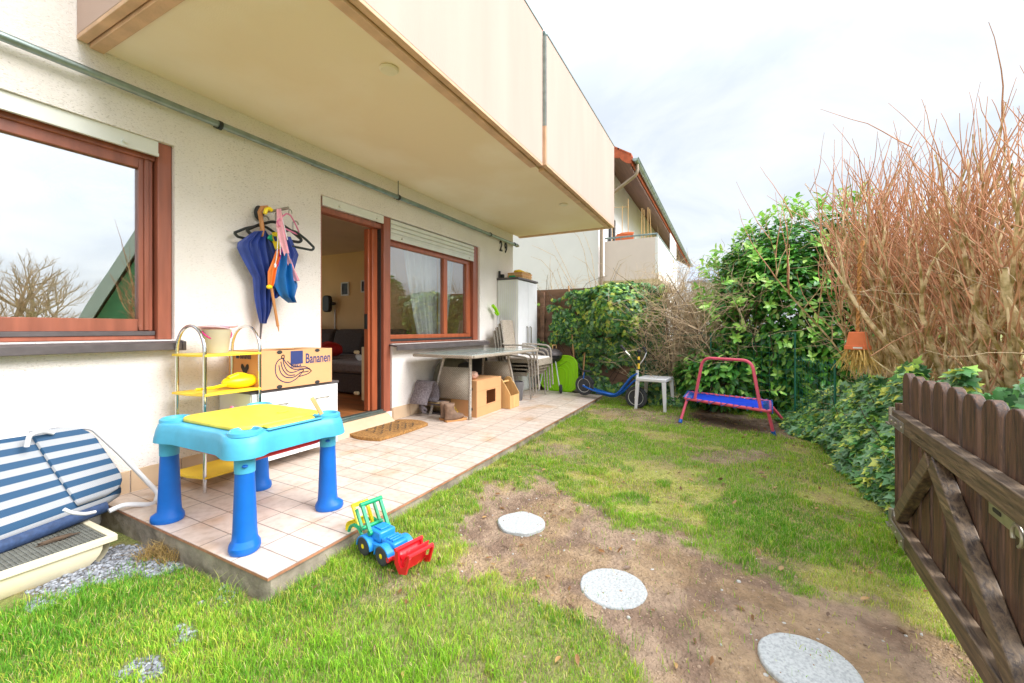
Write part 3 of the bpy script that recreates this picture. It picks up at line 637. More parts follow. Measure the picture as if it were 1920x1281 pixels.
# balcony
bal = MB(); bal.box(1.08, 6.68, -1.56, 0, 2.63, 2.80)
B = bal.build('balcony', 'soffit', H)
def parapet(x0, x1, yo, ztop, side0, side1, name='parapet'):
    p = MB(); th_ = .09
    p.box(x0, x1, yo, yo+th_, 2.655, ztop)
    if side0: p.box(x0, x0+th_, yo+th_, -.001, 2.655, ztop)
    if side1: p.box(x1-th_, x1, yo+th_, -.001, 2.655, ztop)
    p.build(name, 'plaster', B, bevel=.004)
    t = MB()   # stepped drip edge underneath
    t.box(x0-.001, x1+.001, yo-.001, yo+.045, 2.630, 2.654); t.box(x0+.05, x1-.05, yo+.052, yo+.115, 2.612, 2.654)
    if side0: t.box(x0-.001, x0+.045, yo+.046, -.002, 2.630, 2.654); t.box(x0+.052, x0+.115, yo+.116, -.002, 2.612, 2.654)
    if side1: t.box(x1-.045, x1+.001, yo+.046, -.002, 2.630, 2.654); t.box(x1-.115, x1-.052, yo+.116, -.002, 2.612, 2.654)
    t.build('drip_edge', 'trim_paint', B, bevel=.003)
    r = MB(); r.tube([(x0, yo+.04, ztop+.035), (x1, yo+.04, ztop+.035)], .022, 10)
    r.box(x0, x1, yo-.006, yo+th_+.006, ztop+.001, ztop+.014); r.build('handrail', 'zinc', B)
parapet(.985, 3.86, -1.632, 3.985, True, False); parapet(3.885, 6.75, -1.668, 3.94, False, True)
mb = MB(); mb.box(3.861, 3.884, -1.664, -1.60, 3.03, 3.93); mb.build('joint_strip', 'zinc', B)
mb = MB(); mb.box(3.861, 3.884, -1.664, -1.60, 2.64, 3.029); mb.build('joint_strip', 'trim_paint', B)
for lx in (1.98, 5.16):
    l = MB(); l.lathe([(0, 2.629), (.055, 2.629), (.06, 2.622), (.05, 2.612), (0, 2.610)], (lx, -1.38, 0), 24); l.build('ceiling_lamp', 'cream_plastic', B)
# roof gutter of the own house beyond the balcony
# left window
def frame_rect(mb, x0, x1, z0, z1, w, y0, y1, mi=0, sides='lrtb'):
    if 'l' in sides: mb.box(x0, x0+w, y0, y1, z0, z1, mi)
    if 'r' in sides: mb.box(x1-w, x1, y0, y1, z0, z1, mi)
    a = x0+(w if 'l' in sides else 0); b = x1-(w if 'r' in sides else 0)
    if 't' in sides: mb.box(a, b, y0, y1, z1-w, z1, mi)
    if 'b' in sides: mb.box(a, b, y0, y1, z0, z0+w, mi)
mb = MB(); mb.box(1.375, 1.453, .03, .12, .932, 2.213); mb.box(-1.6, 1.375, .06, .14, .932, .958); mb.box(-1.6, 1.374, .06, .14, 2.09, 2.213)
w1 = mb.build('window', 'wood_red', H, bevel=.004)
mb = MB(); frame_rect(mb, -1.2, 1.368, .988, 2.10, .075, .075, .125, sides='rtb'); mb.box(-1.2, -1.13, .075, .125, .988, 2.10); mb.box(1.318, 1.345, .062, .074, .99, 2.09); mb.build('sash', 'wood_red', w1, bevel=.005)
mb = MB(); mb.box(-1.6, 1.372, .052, .074, .958, .987); mb.build('weather_strip', 'dark_sill', w1, bevel=.004)
mb = MB(); mb.box(-1.13, 1.292, .10, .106, 1.064, 2.024); mb.build('pane', 'pane', w1)
mb = MB()
mb.box(-1.6, 1.373, .018, .030, 2.115, 2.212); mb.box(-1.6, 1.373, .008, .017, 2.115, 2.135); mb.lathe([(0, 0), (.012, 0), (.012, .03), (0, .03)], (1.20, .018, 2.145), 12, (0, -1, 0)); mb.build('shutter', 'alu_white', w1)
mb = MB(); mb.prism([(.06, .930), (-.085, .912), (-.085, .865), (-.075, .865), (-.075, .900), (.06, .915)], -1.75, 1.462, 'x'); mb.prism([(.0, .935), (-.09, .918), (-.09, .86), (.0, .86)], 1.4625, 1.482, 'x'); mb.build('window_sill', 'dark_sill', w1, bevel=.003)
# patio door + window 2
mb = MB(); mb.box(2.582, 2.615, .03, .13, .12, 2.218); mb.box(3.385, 3.487, .02, .14, .0, 2.218); mb.box(2.615, 3.385, .05, .13, 2.08, 2.13)
dr = mb.build('patio_door', 'wood_red', H, bevel=.004)
mb = MB(); mb.box(3.30, 3.375, .10, .19, .125, 2.08); mb.box(3.268, 3.299, .13, .19, .125, 2.07); mb.build('sliding_sash', 'wood_orange', dr, bevel=.006)
mb = MB(); mb.box(3.376, 3.384, .06, .12, .12, 2.08); mb.box(3.262, 3.268, .14, .18, 1.0, 1.16); mb.build('seal', 'rubber', dr)
mb = MB(); mb.box(2.616, 3.384, .02, .032, 2.135, 2.217)
for q in (2.80, 3.28): mb.lathe([(0, 0), (.012, 0), (.012, .028), (0, .028)], (q, .02, 2.165), 12, (0, -1, 0))
mb.build('shutter', 'alu_white', dr)
mb = MB(); mb.box(2.58, 3.384, -.015, .15, .105, .122); mb.box(2.58, 3.384, .03, .05, .1225, .135); mb.build('threshold', 'zinc', dr, bevel=.002)
mb = MB(); mb.prism([(-.003, -.01), (-.155, -.01), (-.145, .01), (-.02, .102), (-.003, .102)], 2.60, 3.40, 'x'); mb.build('door_step', 'skirt', dr, bevel=.003)
mb = MB(); mb.box(5.20, 5.328, .03, .13, .84, 2.218); mb.box(3.4875, 5.20, .06, .15, .838, .862); mb.box(3.4875, 5.20, .06, .15, 1.985, 2.218)
w2 = mb.build('window', 'wood_red', H, bevel=.004)
mb = MB(); frame_rect(mb, 3.489, 5.195, .885, 1.985, .05, .075, .13); mb.box(4.535, 4.60, .07, .13, .935, 1.935); mb.box(4.601, 4.63, .08, .13, .935, 1.935); mb.box(5.08, 5.145, .07, .13, .935, 1.935); mb.build('sash', 'wood_orange', w2, bevel=.005)
mb = MB(); mb.box(3.489, 5.19, .05, .072, .863, .884); mb.build('weather_strip', 'rubber', w2, bevel=.003)
mb = MB(); mb.box(3.54, 4.534, .10, .106, .936, 1.934); mb.box(4.631, 5.079, .10, .106, .936, 1.934); mb.build('pane', 'pane2', w2)
mb = MB(); mb.box(3.49, 5.198, .02, .032, 1.99, 2.06); mb.box(3.49, 5.198, .014, .019, 2.035, 2.042)
for q in range(3): mb.prism([(.03, 2.062+q*.05), (.02, 2.066+q*.05), (.014, 2.085+q*.05), (.02, 2.106+q*.05), (.03, 2.11+q*.05)], 3.49, 5.198, 'x')
for q in (3.66, 5.07): mb.lathe([(0, 0), (.012, 0), (.012, .03), (0, .03)], (q, .02, 2.02), 12, (0, -1, 0))
mb.build('shutter', 'alu_white', w2)
mb = MB(); mb.prism([(.06, .838), (-.10, .815), (-.10, .765), (-.09, .765), (-.09, .803), (.06, .822)], 3.46, 5.46, 'x'); mb.build('window_sill', 'dark_sill', w2, bevel=.003)
# house number
mb = MB(); put_text(mb, '2', .235, (5.93, -.012, 2.27), (1, 0, 0), (0, 0, 1), .004, .8); put_text(mb, '9', .235, (6.10, -.012, 2.27), (1, 0, 0), (0, 0, 1), .004, .8)
mb.build('house_number', 'black_plastic', H, solid=.01)

# galvanised tube along the wall
PIPE = thing('metal_tube', 'long galvanised steel tube fixed along the white wall under the balcony', 'metal tube', (-2, -.06, 2.44))
mb = MB(); mb.tube([(-2, -.06, 2.455), (6.46, -.06, 2.44)], .024, 14); mb.tube([(2.45, -.06, 2.446), (2.56, -.06, 2.446)], .027, 14); mb.build('tube', 'zinc', PIPE)
for cx_ in (1.70, 3.52, 5.54, 6.36):
    mb = MB(); mb.tube([(cx_-.012, -.06, 2.444), (cx_+.012, -.06, 2.444)], .031, 14); mb.box(cx_-.01, cx_+.01, -.04, 0, 2.44, 2.46)
    if cx_ == 3.52: mb.tube([(cx_, -.06, 2.46), (cx_, -.06, 2.625)], .004, 6)
    mb.build('clamp', 'zinc_dark', PIPE)
mb = MB(); mb.lathe([(0, 0), (.03, 0), (.033, .02), (.026, .05), (.012, .1), (0, .1)], (6.44, -.06, 2.44), 14, (1, 0, 0)); mb.build('end_cap', 'steel', PIPE)

# ================================================================== INTERIOR THINGS
SO = thing('sofa', 'charcoal corner sofa with loose back cushions in the living room', 'sofa', (5.2, 2.5, .12))
mb = MB(); mb.box(4.75, 5.5, 2.0, 4.6, .17, .42); mb.build('base', 'grey_fabric', SO, bevel=.02)
mb = MB(); mb.box(4.72, 5.4, 1.95, 3.3, .425, .56); mb.box(4.72, 5.4, 3.31, 4.6, .425, .56); mb.build('seat', 'grey_fabric2', SO, bevel=.04)
mb = MB(); mb.box(4.0, 4.95, .95, 1.75, .14, .40); mb.build('chaise', 'grey_fabric', SO, bevel=.02)
mb = MB(); mb.box(3.98, 5.2, .93, 1.8, .405, .56); mb.build('chaise_cushion', 'grey_fabric2', SO, bevel=.04)
for y0 in (1.55, 2.35, 3.15, 3.95):
    mb = MB(); mb.prism([(5.22, .56), (5.5, .56), (5.6, .98), (5.44, 1.0), (5.34, .97)], y0, y0+.75, 'y'); mb.build('back_cushion', 'grey_fabric', SO, bevel=.05)
mb = MB(); mb.box(3.75, 4.55, 2.05, 2.9, .50, .545); 
TB = thing('coffee_table', 'low dark coffee table in front of the sofa inside the room', 'coffee table', (4.2, 2.5, .12)); mb.build('table_top', 'black_plastic', TB, bevel=.005)
for a, b in ((3.8, 2.1), (4.5, 2.1), (3.8, 2.85), (4.5, 2.85)): mb = MB(); mb.box(a-.02, a+.02, b-.02, b+.02, .121, .499); mb.build('leg', 'black_plastic', TB)
o = MB().ell((4.75, 2.55, .66), (.2, .26, .13), 20, 12, 0, .09); o.tube([(4.6, 2.78, .6), (4.55, 2.86, .66), (4.6, 2.9, .5), (4.7, 2.95, .58)], .02, 6); tag(o.build('bag', 'red_cloth', subsurf=1), 'crumpled red cloth bag lying on the charcoal sofa', 'bag')
mb = MB(); mb.box(4.1, 4.2, 2.3, 2.42, .546, .60); mb.box(4.22, 4.28, 2.45, 2.6, .546, .59); tag(mb.build('toy_box', 'red_plastic', bevel=.01), 'small red plastic toy on the dark coffee table', 'toy')
mb = MB(); mb.tube([(4.2, 1.25, .60), (4.45, 1.55, .60)], .04, 14); tag(mb.build('paper_roll', 'white_plastic'), 'rolled white paper lying on the sofa chaise', 'paper roll')
FL = thing('floor_lamp', 'black spotlight on a white wall cable beside the sofa', 'lamp', (5.6, 3.45, 1.5))
p = W(617, 570, X=5.6); mb = MB(); mb.prism(rrect(p.y-.10, p.y+.10, p.z-.16, p.z+.16, .07), 5.52, 5.6, 'x'); mb.box(5.56, 5.62, p.y-.18, p.y-.08, p.z-.03, p.z+.03); mb.build('lamp_head', 'black_plastic', FL, bevel=.02)
mb = MB(); mb.box(5.655, 5.679, p.y-.10, p.y-.075, .5, p.z-.1); mb.build('cable_duct', 'white_plastic', FL)
def picture(px0, px1, py0, py1, lab):
    a, b = W(px0, py0, X=5.66), W(px1, py1, X=5.66)
    t = thing('picture_frame', lab, 'picture', (5.66, (a.y+b.y)/2, b.z), group='pictures on the ochre wall')
    y0, y1, z0, z1 = b.y, a.y, b.z, a.z; w = .02
    mb = MB(); mb.box(5.65, 5.679, y0, y0+w, z0, z1); mb.box(5.65, 5.679, y1-w, y1, z0, z1); mb.box(5.65, 5.679, y0+w, y1-w, z0, z0+w); mb.box(5.65, 5.679, y0+w, y1-w, z1-w, z1); mb.build('frame', 'white_lacquer', t)
    mb = MB(); mb.box(5.662, 5.675, y0+w, y1-w, z0+w, z1-w); mb.build('print', 'picture', t)
picture(640, 654, 530, 554, 'small white framed picture on the ochre wall, left one'); picture(677, 688, 526, 548, 'small dark picture partly behind the hanging tapestry')
a, b = W(683, 512, X=5.6), W(712, 563, X=5.6)
t = thing('wall_hanging', 'knotted cream wall hanging on a wooden rod inside the room', 'wall hanging', (5.6, a.y, b.z))
mb = MB(); mb.tube([(5.62, a.y, a.z), (5.62, b.y, a.z)], .014, 8); mb.tube([(5.62, a.y, b.z), (5.62, b.y, b.z)], .014, 8); mb.build('rod', 'broom', t)
mb = MB()
for k in range(12): q = a.y+(b.y-a.y)*k/11; mb.tube([(5.62, q, a.z), (5.63, q+.02*math.sin(k), (a.z+b.z)/2), (5.62, q, b.z)], .005, 5)
mb.tube([(5.62, a.y, a.z), (5.65, (a.y+b.y)/2, a.z+.28), (5.62, b.y, a.z)], .004, 5); mb.build('cords', 'straw', t)
mb = MB(); mb.box(3.40, 3.47, .31, .37, .2, .80)
for k in range(14): mb.box(3.475+k*.04, 3.505+k*.04, .315, .37, .22, .78)
mb.lathe([(0, 0), (.02, 0), (.02, .06), (0, .06)], (3.39, .40, .74), 12, (0, 1, 0)); mb.lathe([(0, 0), (.02, 0), (.02, .06), (0, .06)], (3.39, .40, .28), 12, (0, 1, 0))
tag(mb.build('radiator', 'radiator', bevel=.008), 'cream ribbed radiator behind the door post under the window', 'radiator')
mb = MB(); mb.box(5.3, 5.67, 4.0, 4.75, .7, 1.12); mb.box(5.28, 5.299, 4.1, 4.35, .75, 1.05); tag(mb.build('shelf_unit', 'white_lacquer', bevel=.005), 'white shelf with a yellow box at the left edge of the doorway', 'shelf')
mb = MB(); mb.box(5.15, 5.28, 3.75, 4.05, 1.0, 1.1); tag(mb.build('storage_box', 'yellow_shelf'), 'yellow box on the white shelf inside the room', 'box')
def curtain(x0t, x1t, x0b, x1b, lab, grp):
    mb = MB()
    def f(u, v):
        xt = x0t+(x1t-x0t)*u; xb = x0b+(x1b-x0b)*u; k = v**1.4; x = xt*(1-k)+xb*k
        return (x, .25+.03*math.sin(u*26)*(1-.4*v)+.01*math.sin(u*61), 2.2-v*1.45)
    mb.sheet(f, 90, 14); tag(mb.build('curtain', 'curtain'), lab, 'curtain', grp)
curtain(3.95, 4.62, 4.28, 4.62, 'white voile curtain gathered to the right behind the wide pane', 'voile curtains'); curtain(4.70, 5.0, 4.66, 4.76, 'white voile curtain gathered to the left behind the narrow pane', 'voile curtains')

# ================================================================== NEIGHBOUR HOUSE
NH = thing('neighbouring_house', 'white neighbouring house with balcony, red tiled roof and long gutter', 'house', (13, 4, -.1))
mb = MB(); mb.box(13, 13.3, .3, 10, -.1, 6.1); mb.prism([(.3, 6.1), (10, 6.1), (5.2, 9.2)], 13, 13.3, 'x'); mb.box(13.3, 36, .3, .6, -.1, 2.65)
mb.box(13.3, 14.1, .3, .6, 2.65, 6.6); mb.box(15.3, 36, .3, .6, 2.65, 6.6); mb.box(14.1, 15.3, .3, .6, 5.0, 6.6); mb.build('wall', 'nb_white', NH)
mb = MB(); mb.box(14.1, 15.3, .36, .44, 2.65, 5.0); f_ = mb.build('window', 'rubber', NH)
mb = MB(); frame_rect(mb, 14.08, 15.32, 2.66, 5.02, .09, .27, .299); mb.box(14.66, 14.74, .27, .299, 2.75, 4.93); mb.build('frame', 'white_lacquer', f_)
SL = .62
def rz_(y, off): return 6.03+(y+.82)*SL+off
mb = MB(); mb.prism([(-.85, rz_(-.85, .04)), (5.2, rz_(5.2, .04)), (5.2, rz_(5.2, -.06)), (-.85, rz_(-.85, -.06))], 12.55, 36, 'x'); mb.prism([(5.2, rz_(5.2, .04)), (11.2, rz_(-.85, .04)), (11.2, rz_(-.85, -.06)), (5.2, rz_(5.2, -.06))], 12.55, 36, 'x')
rf = mb.build('roof', 'roof_red', NH)
mb = MB()
for k in range(16):   # verge tiles seen from the side
    y0 = -.82+k*.36; zz = rz_(y0, -.02)
    O = [(y0, zz+.09), (y0+.38, zz+.09+.38*SL), (y0+.38, zz+.38*SL-.10), (y0+.30, zz+.30*SL-.17), (y0+.15, zz+.15*SL-.20), (y0, zz-.15)]
    mb.prism(O, 12.50-.003*(k % 2), 12.545, 'x')
    mb.prism([(y0, zz+.095), (y0+.40, zz+.095+.4*SL), (y0+.40, zz+.14+.4*SL), (y0, zz+.14)], 12.49, 12.75, 'x')
mb.build('verge_tile', 'roof_red', rf)
mb = MB(); mb.prism([(-.80, rz_(-.80, -.09)), (3, rz_(3, -.09)), (3, rz_(3, -.12)), (-.80, rz_(-.80, -.12))], 12.60, 36, 'x'); mb.prism([(-.80, rz_(-.80, -.06)), (-.78, rz_(-.8, -.06)), (-.78, rz_(-.8, -.3)), (-.80, rz_(-.8, -.3))], 12.6, 36, 'x'); mb.build('soffit', 'wood_dark', NH)
mb = MB(); mb.box(12.56, 36, -.845, -.815, 5.82, 5.97); mb.build('fascia', 'roof_red', NH)
mb = MB(); mb.sheet(lambda u, v: (12.5+23.5*u, -.93+.085*math.cos(PI+PI*v), 5.99+.09*math.sin(PI+PI*v)), 1, 10); mb.sheet(lambda u, v: (12.5, -.93+.085*v*math.cos(PI+PI*u), 5.99+.09*v*math.sin(PI+PI*u)), 10, 1)
for k in range(30): mb.tube(arc((12.9+k*.75, -.93, 5.99), .088, PI, 2*PI, 8, (0, 1, 0), (0, 0, 1)), .008, 4)
mb.tube([(12.5, -1.018, 5.995), (36, -1.018, 5.995)], .014, 6); mb.build('gutter', 'gutter', NH, solid=.004)
mb = MB(); mb.tube(rounded([(12.8, -.93, 5.9), (12.8, -.93, 5.62), (12.86, .1, 5.0), (12.9, .16, 4.8), (12.9, .2, -.05)], .18), .055, 10); mb.build('downpipe', 'pipe_brown', NH)
nb = MB(); nb.box(13.0, 18.6, -1.49, .299, 2.50, 2.655); nbb = nb.build('balcony', 'nb_pink', NH)
mb = MB(); mb.box(13.0, 18.6, -1.50, -1.42, 2.656, 3.74); mb.build('parapet', 'nb_white', nbb)
mb = MB(); mb.box(13.0, 13.08, -1.419, .1, 2.656, 3.74); mb.build('side_parapet', 'nb_pink', nbb)
mb = MB(); P_ = [(13.04, .1, 3.84), (13.04, -1.46, 3.84), (18.6, -1.46, 3.84)]; mb.tube(P_, .028, 8)
for q in range(10): mb.tube([(13.04+q*.6, -1.46, 3.74), (13.04+q*.6, -1.46, 3.84)], .014, 6)
for q in range(3): mb.tube([(13.04, -.8+q*.4, 3.74), (13.04, -.8+q*.4, 3.84)], .014, 6)
mb.build('railing', 'zinc', nbb)
mb = MB(); mb.box(16.4, 18.55, -1.475, -1.455, 3.86, 4.55); mb.build('screen', 'white_plastic', nbb)
mb = MB()
for (yy, zz, lean) in ((-.05, 5.2, 0), (-.35, 4.9, .02), (-.55, 5.1, 0), (-.95, 4.75, .02), (-1.05, 4.7, -.02), (-1.15, 4.75, 0), (-1.28, 4.7, -.08)): mb.tube([(13.4, yy, 3.2), (13.4, yy-lean, zz)], .011, 5)
mb.tube([(13.4, -.05, 4.9), (13.4, -.55, 4.85)], .007, 4)
tag(mb.build('plant_canes', 'lt_wood'), 'thin canes standing up behind the neighbouring balcony rail', 'plant canes')
mb = MB(); mb.prism(rrect(-.75, -.2, 3.62, 3.92, .03), 13.15, 13.35, 'x'); mb.ell((13.25, -.5, 3.95), (.1, .3, .07), 12, 8, 0, .2); tag(mb.build('flower_box', 'terracotta'), 'terracotta flower box on the neighbouring balcony rail', 'flower box')
# far house roofs behind the hedge
FH = thing('far_house', 'distant pale house with a grey blue roof above the brown hedge', 'house', (40, -7, 0))
a, b = W(1296, 506, X=40), W(1345, 520, X=40)
mb = MB(); mb.box(40, 48, b.y-2, a.y, -.1, 5.2); mb.build('wall', 'nb_white', FH)
M['slate'] = mat('blue_grey_roof', L(150, 160, 176), .8, var=.15, vs=3)
mb = MB(); mb.prism([(39.5, 5.0), (44, 7.0), (48.5, 5.0), (48.5, 5.2), (44, 7.2), (39.5, 5.2)], b.y-2.4, a.y+.3, 'y'); mb.build('roof', 'slate', FH)

# ================================================================== ACROSS THE GARDEN (seen reflected in the big pane)
GH = thing('green_house', 'green clad gabled house with steep pale roof edges, mirrored in the big pane', 'house', (5.15, -14, 0), rz=math.radians(21))
M['pale_green'] = mat('pale_green_roof', L(186, 206, 198), .6, vs=3, var=.08)
mb = MB(); mb.prism([(.5, -.2), (7.9, -.2), (7.9, 1.2), (4.2, 9.2), (.5, 1.2)], -8, 0, 'y'); mb.build('wall', 'green_paint', GH, local=True)
mb = MB(); mb.prism([(0, .9), (.35, 1.0), (4.2, 9.6), (4.2, 10.5)], -8.3, .3, 'y'); mb.prism([(8.4, .9), (8.05, 1.0), (4.21, 9.6), (4.21, 10.5)], -8.3, .3, 'y'); mb.build('roof', 'pale_green', GH, local=True)
mb = MB(); mb.box(2.2, 3.2, .001, .05, 2.4, 3.7); w_ = mb.build('window', 'rubber', GH, local=True); mb = MB(); frame_rect(mb, 2.1, 3.3, 2.3, 3.8, .1, .051, .08); mb.build('frame', 'white_lacquer', w_, local=True)
mb = MB()
for k in range(66): mb.box(-14+k*.28, -13.75+k*.28, -20.03, -20, -.1, 2.0+.04*math.sin(k*2.3))
for z_ in (.4, 1.5): mb.box(-14, 5.0, -20.08, -20.031, z_, z_+.1)
tag(mb.build('board_fence', 'lt_wood'), 'pale upright board fence far across the garden, mirrored in the big pane', 'fence')
# ================================================================== VEGETATION
def norm(a): return a/np.maximum(np.linalg.norm(a, axis=-1, keepdims=True), 1e-9)
LAUREL = (np.array([(0, 0, 0), (.17, .25, .035), (-.17, .25, .035), (.21, .55, .04), (-.21, .55, .04), (.11, .85, -.0), (-.11, .85, -.0), (0, 1, -.09), (0, .28, 0), (0, .57, -.005), (0, .85, -.04)]),
          [np.array([(0, 1, 8), (0, 8, 2), (5, 7, 10), (10, 7, 6)]), np.array([(8, 1, 3, 9), (2, 8, 9, 4), (9, 3, 5, 10), (4, 9, 10, 6)])])
IVY = (np.array([(0, .32, .04), (0, 0, 0), (.26, -.1, -.02), (.48, .1, -.05), (.30, .28, 0), (.46, .52, -.06), (.18, .58, 0), (0, 1, -.08), (-.18, .58, 0), (-.46, .52, -.06), (-.30, .28, 0), (-.48, .1, -.05), (-.26, -.1, -.02)]),
       [np.array([(0, i, i+1) for i in range(1, 12)]+[(0, 12, 1)])])
def leaves(name, P, Nn, Tt, size, cols, tmpl, parent=None, m='leaf'):
    TV, TF = tmpl; n = len(P); k = len(TV); Nn = norm(Nn); T = norm(Tt-Nn*(Tt*Nn).sum(-1, keepdims=True)); Bv = np.cross(T, Nn)
    bend = (.5+RNG.random((n, 1, 1)))
    V = P[:, None]+size[:, None, None]*(Bv[:, None]*TV[None, :, 0:1]*(.85+.3*RNG.random((n, 1, 1)))+T[:, None]*TV[None, :, 1:2]+Nn[:, None]*TV[None, :, 2:3]*bend)
    off = np.arange(n)[:, None, None]*k
    C = np.repeat(cols[:, None], k, 1)*(.94+.12*RNG.random((n, k, 1)))
    return rawmesh(name, V.reshape(-1, 3), [(f[None]+off).reshape(-1, f.shape[1]) for f in TF], m, C.reshape(-1, 3), parent=None)
def adopt(o, root, name=None):     # world-built mesh becomes a part of root
    iv = ROOTM[root.name].inverted(); o.data.transform(iv); o.parent = root; ROOTM[o.name] = ROOTM[root.name]; return o
def rnd(n): return RNG.normal(size=(n, 3))
def pick(n, cols, w):
    i = RNG.choice(len(cols), n, p=np.array(w)/sum(w)); return np.array(cols)[i]*(.75+.5*RNG.random((n, 1)))
def twig(mb, p, d, ln, r0, r1, seg=5, wob=.12, grav=0, sides=4):
    p = Vector(p); d = Vector(d).normalized(); P = [p.copy()]; st = ln/seg
    for i in range(seg):
        d = (d+Vector([random.gauss(0, wob) for _ in range(3)])+Vector((0, 0, grav))).normalized(); p = p+d*st; P.append(p.copy())
    mb.tube(P, [r0+(r1-r0)*i/seg for i in range(seg+1)], sides, caps=False); return P

x, y = scatter(420, .6, 6.2, -4.1, -1.65); x = np.concatenate([x, 4.6+1.4*RNG.random(160)]); y = np.concatenate([y, -4.0+1.1*RNG.random(160)]); n = len(x)
o = leaves('dead_leaves', np.stack([x, y, zg(x, y)+.012], -1), np.array([0, 0, 1.])+rnd(n)*.3, rnd(n), .018+.03*RNG.random(n), pick(n, [L(150, 108, 70), L(190, 150, 96), L(112, 84, 60)], [3, 2, 2]), LAUREL); tag(o, kind='stuff')

# wooden lamella fence, end of the patio
FE = thing('wooden_fence', 'brown horizontal board fence behind the ivy at the end of the patio', 'fence', (6.8, -1, -.05))
mb = MB()
for k in range(14): z_ = .02+k*.118; mb.add([(6.78, .6, z_), (6.78, -2.35, z_), (6.76+.015, -2.35, z_+.13), (6.775, .6, z_+.13), (6.80, .6, z_), (6.80, -2.35, z_), (6.795, -2.35, z_+.13), (6.795, .6, z_+.13)], [(0, 1, 2, 3), (4, 7, 6, 5), (0, 4, 5, 1), (3, 2, 6, 7), (0, 3, 7, 4), (1, 5, 6, 2)])
mb.build('boards', 'fence_wood', FE)
for y_ in (.3, -.42, -1.35, -2.3): mb = MB(); mb.box(6.72, 6.775, y_-.04, y_+.04, -.1, 1.64); mb.build('post', 'fence_wood', FE, bevel=.005)

# ivy
ivc = [L(84, 142, 74), L(126, 170, 120), L(158, 200, 86), L(216, 224, 100), L(62, 106, 62)]
def ivy(lab, P, Nn, size, wts, stems, cols=ivc):
    n = len(P); clump = .68+.64*fbm(P[:, 0]+P[:, 1], P[:, 2]*1.1, 3.2, 118)[:, None]; root = thing('ivy', lab, 'ivy', tuple(P.mean(0)*[1, 1, 0]), group='ivy along the garden boundary')
    Tt = rnd(n)*.55+np.array([0, 0, -1.]); o = leaves('leaves', P, Nn, Tt, size, pick(n, cols, wts)*clump, IVY); adopt(o, root)
    if stems: stems.build('stems', 'bark_dark', root)
    return root
n = 17000; y = -.25-2.2*RNG.random(n); z = .0+1.72*RNG.random(n)
den = sstep(.47, .56, fbm(y*1.0, z*1.3, 2.6, 110)+.13*sstep(-.9, -1.7, y)+.10*sstep(1.1, 1.5, z)-.03)
k = (RNG.random(n) < den) & (z < 1.44+.22*vn(y, y, 3, 112)+.16*sstep(-1.2, -1.8, y)); y, z = y[k], z[k]; n = len(y)
dep = (.03+.22*fbm(y, z, 1.8, 115)*sstep(-.6, -1.6, y)+.08)*RNG.random(n)**.5
P = np.stack([6.74-dep*np.where(z < .65, .55, 1), y, z], -1); mb = MB()
for _ in range(110): twig(mb, (6.70, random.uniform(-2.4, -.3), random.uniform(0, 1.4)), (0, random.gauss(0, .6), 1), random.uniform(.4, 1.2), .006, .002, 7, .35)
ivy('ivy leaves climbing over the brown board fence behind the scooter', P, np.array([-1., 0, .45])+rnd(n)*.42, .045+.04*RNG.random(n), [5, 4, 3, .5, 3], mb)
# bushy ivy crown over the fence top
n = 7500; th_ = RNG.random(n)*2*PI; ph = np.arccos(1-1.75*RNG.random(n)); q = norm(np.stack([np.sin(ph)*np.cos(th_), np.sin(ph)*np.sin(th_), np.cos(ph)], -1))
rr = (1+.30*(fbm(q[:, 0]*2+q[:, 2], q[:, 1]*2, 1.6, 120)-.5))*(1-.25*RNG.random(n)**2)
P = np.array([6.68, -1.78, 1.28])+q*rr[:, None]*np.array([.46, .60, .46]); k = RNG.random(n) < sstep(.25, .45, fbm(P[:, 1], P[:, 2], 5, 122)+.1); P, q = P[k], q[k]; n = len(P)
ivy('rounded bright ivy crown bulging over the fence top beside the drainpipe', P, q+rnd(n)*.4+np.array([0, 0, .3]), .05+.045*RNG.random(n), [4, 3, 5, 1.6, 2], None)
# low ivy at the foot of the brown hedge
n = 2600; x = 6.15+.6*RNG.random(n); y = -2.05-.85*RNG.random(n); z = zg(x, y)+.42*RNG.random(n)**1.4*sstep(6.0, 6.6, x)+.02; P = np.stack([x, y, z], -1)
ivy('low grey green ivy at the foot of the dry brown hedge behind the white stool', P, np.array([-.8, 0, .8])+rnd(n)*.4, .045+.04*RNG.random(n), [3, 5, 2, .4, 3], None)
# ivy bank along the right side
n = 17000; x = 2.82+3.1*RNG.random(n); v = RNG.random(n)**.8
hh = .84-.22*sstep(3.1, 4.2, x)-.2*sstep(4.4, 5.4, x); spread = .10+.14*sstep(2.9, 3.6, x)+.26*sstep(4.6, 5.4, x)
y = -4.32+(1-v)*spread+(fbm(x, v, 3, 130)-.5)*.22; z = zg(x, y)+.02+hh*v**1.15*(.75+.5*fbm(x, v*.5, 4, 132)); k = RNG.random(n) < sstep(.22, .42, fbm(x, v, 7, 134)+.12*v+.06)
x, y, z, v = x[k], y[k], z[k], v[k]; n = len(x); P = np.stack([x, y, z], -1); mb = MB()
for _ in range(40): twig(mb, (random.uniform(2.9, 5.4), random.uniform(-4.4, -4.25), .0), (random.gauss(0, .8), .05, .9), random.uniform(.3, .6), .004, .002, 6, .25)
ivy('long bank of ivy spilling onto the lawn between trampoline and dark gate', P, np.stack([-.3+0*x, .6+0*x, .5+.5*(1-v)], -1)+rnd(n)*.42, .05+.05*RNG.random(n), [4, 4, 3, 1.4, 3], mb)
n = 4200; x = 2.75+.95*RNG.random(n); y = -4.45-.55*RNG.random(n); z = .05+1.0*RNG.random(n); k = z < .42+.45*fbm(x, y, 3, 140); x, y, z = x[k], y[k], z[k]; n = len(x)
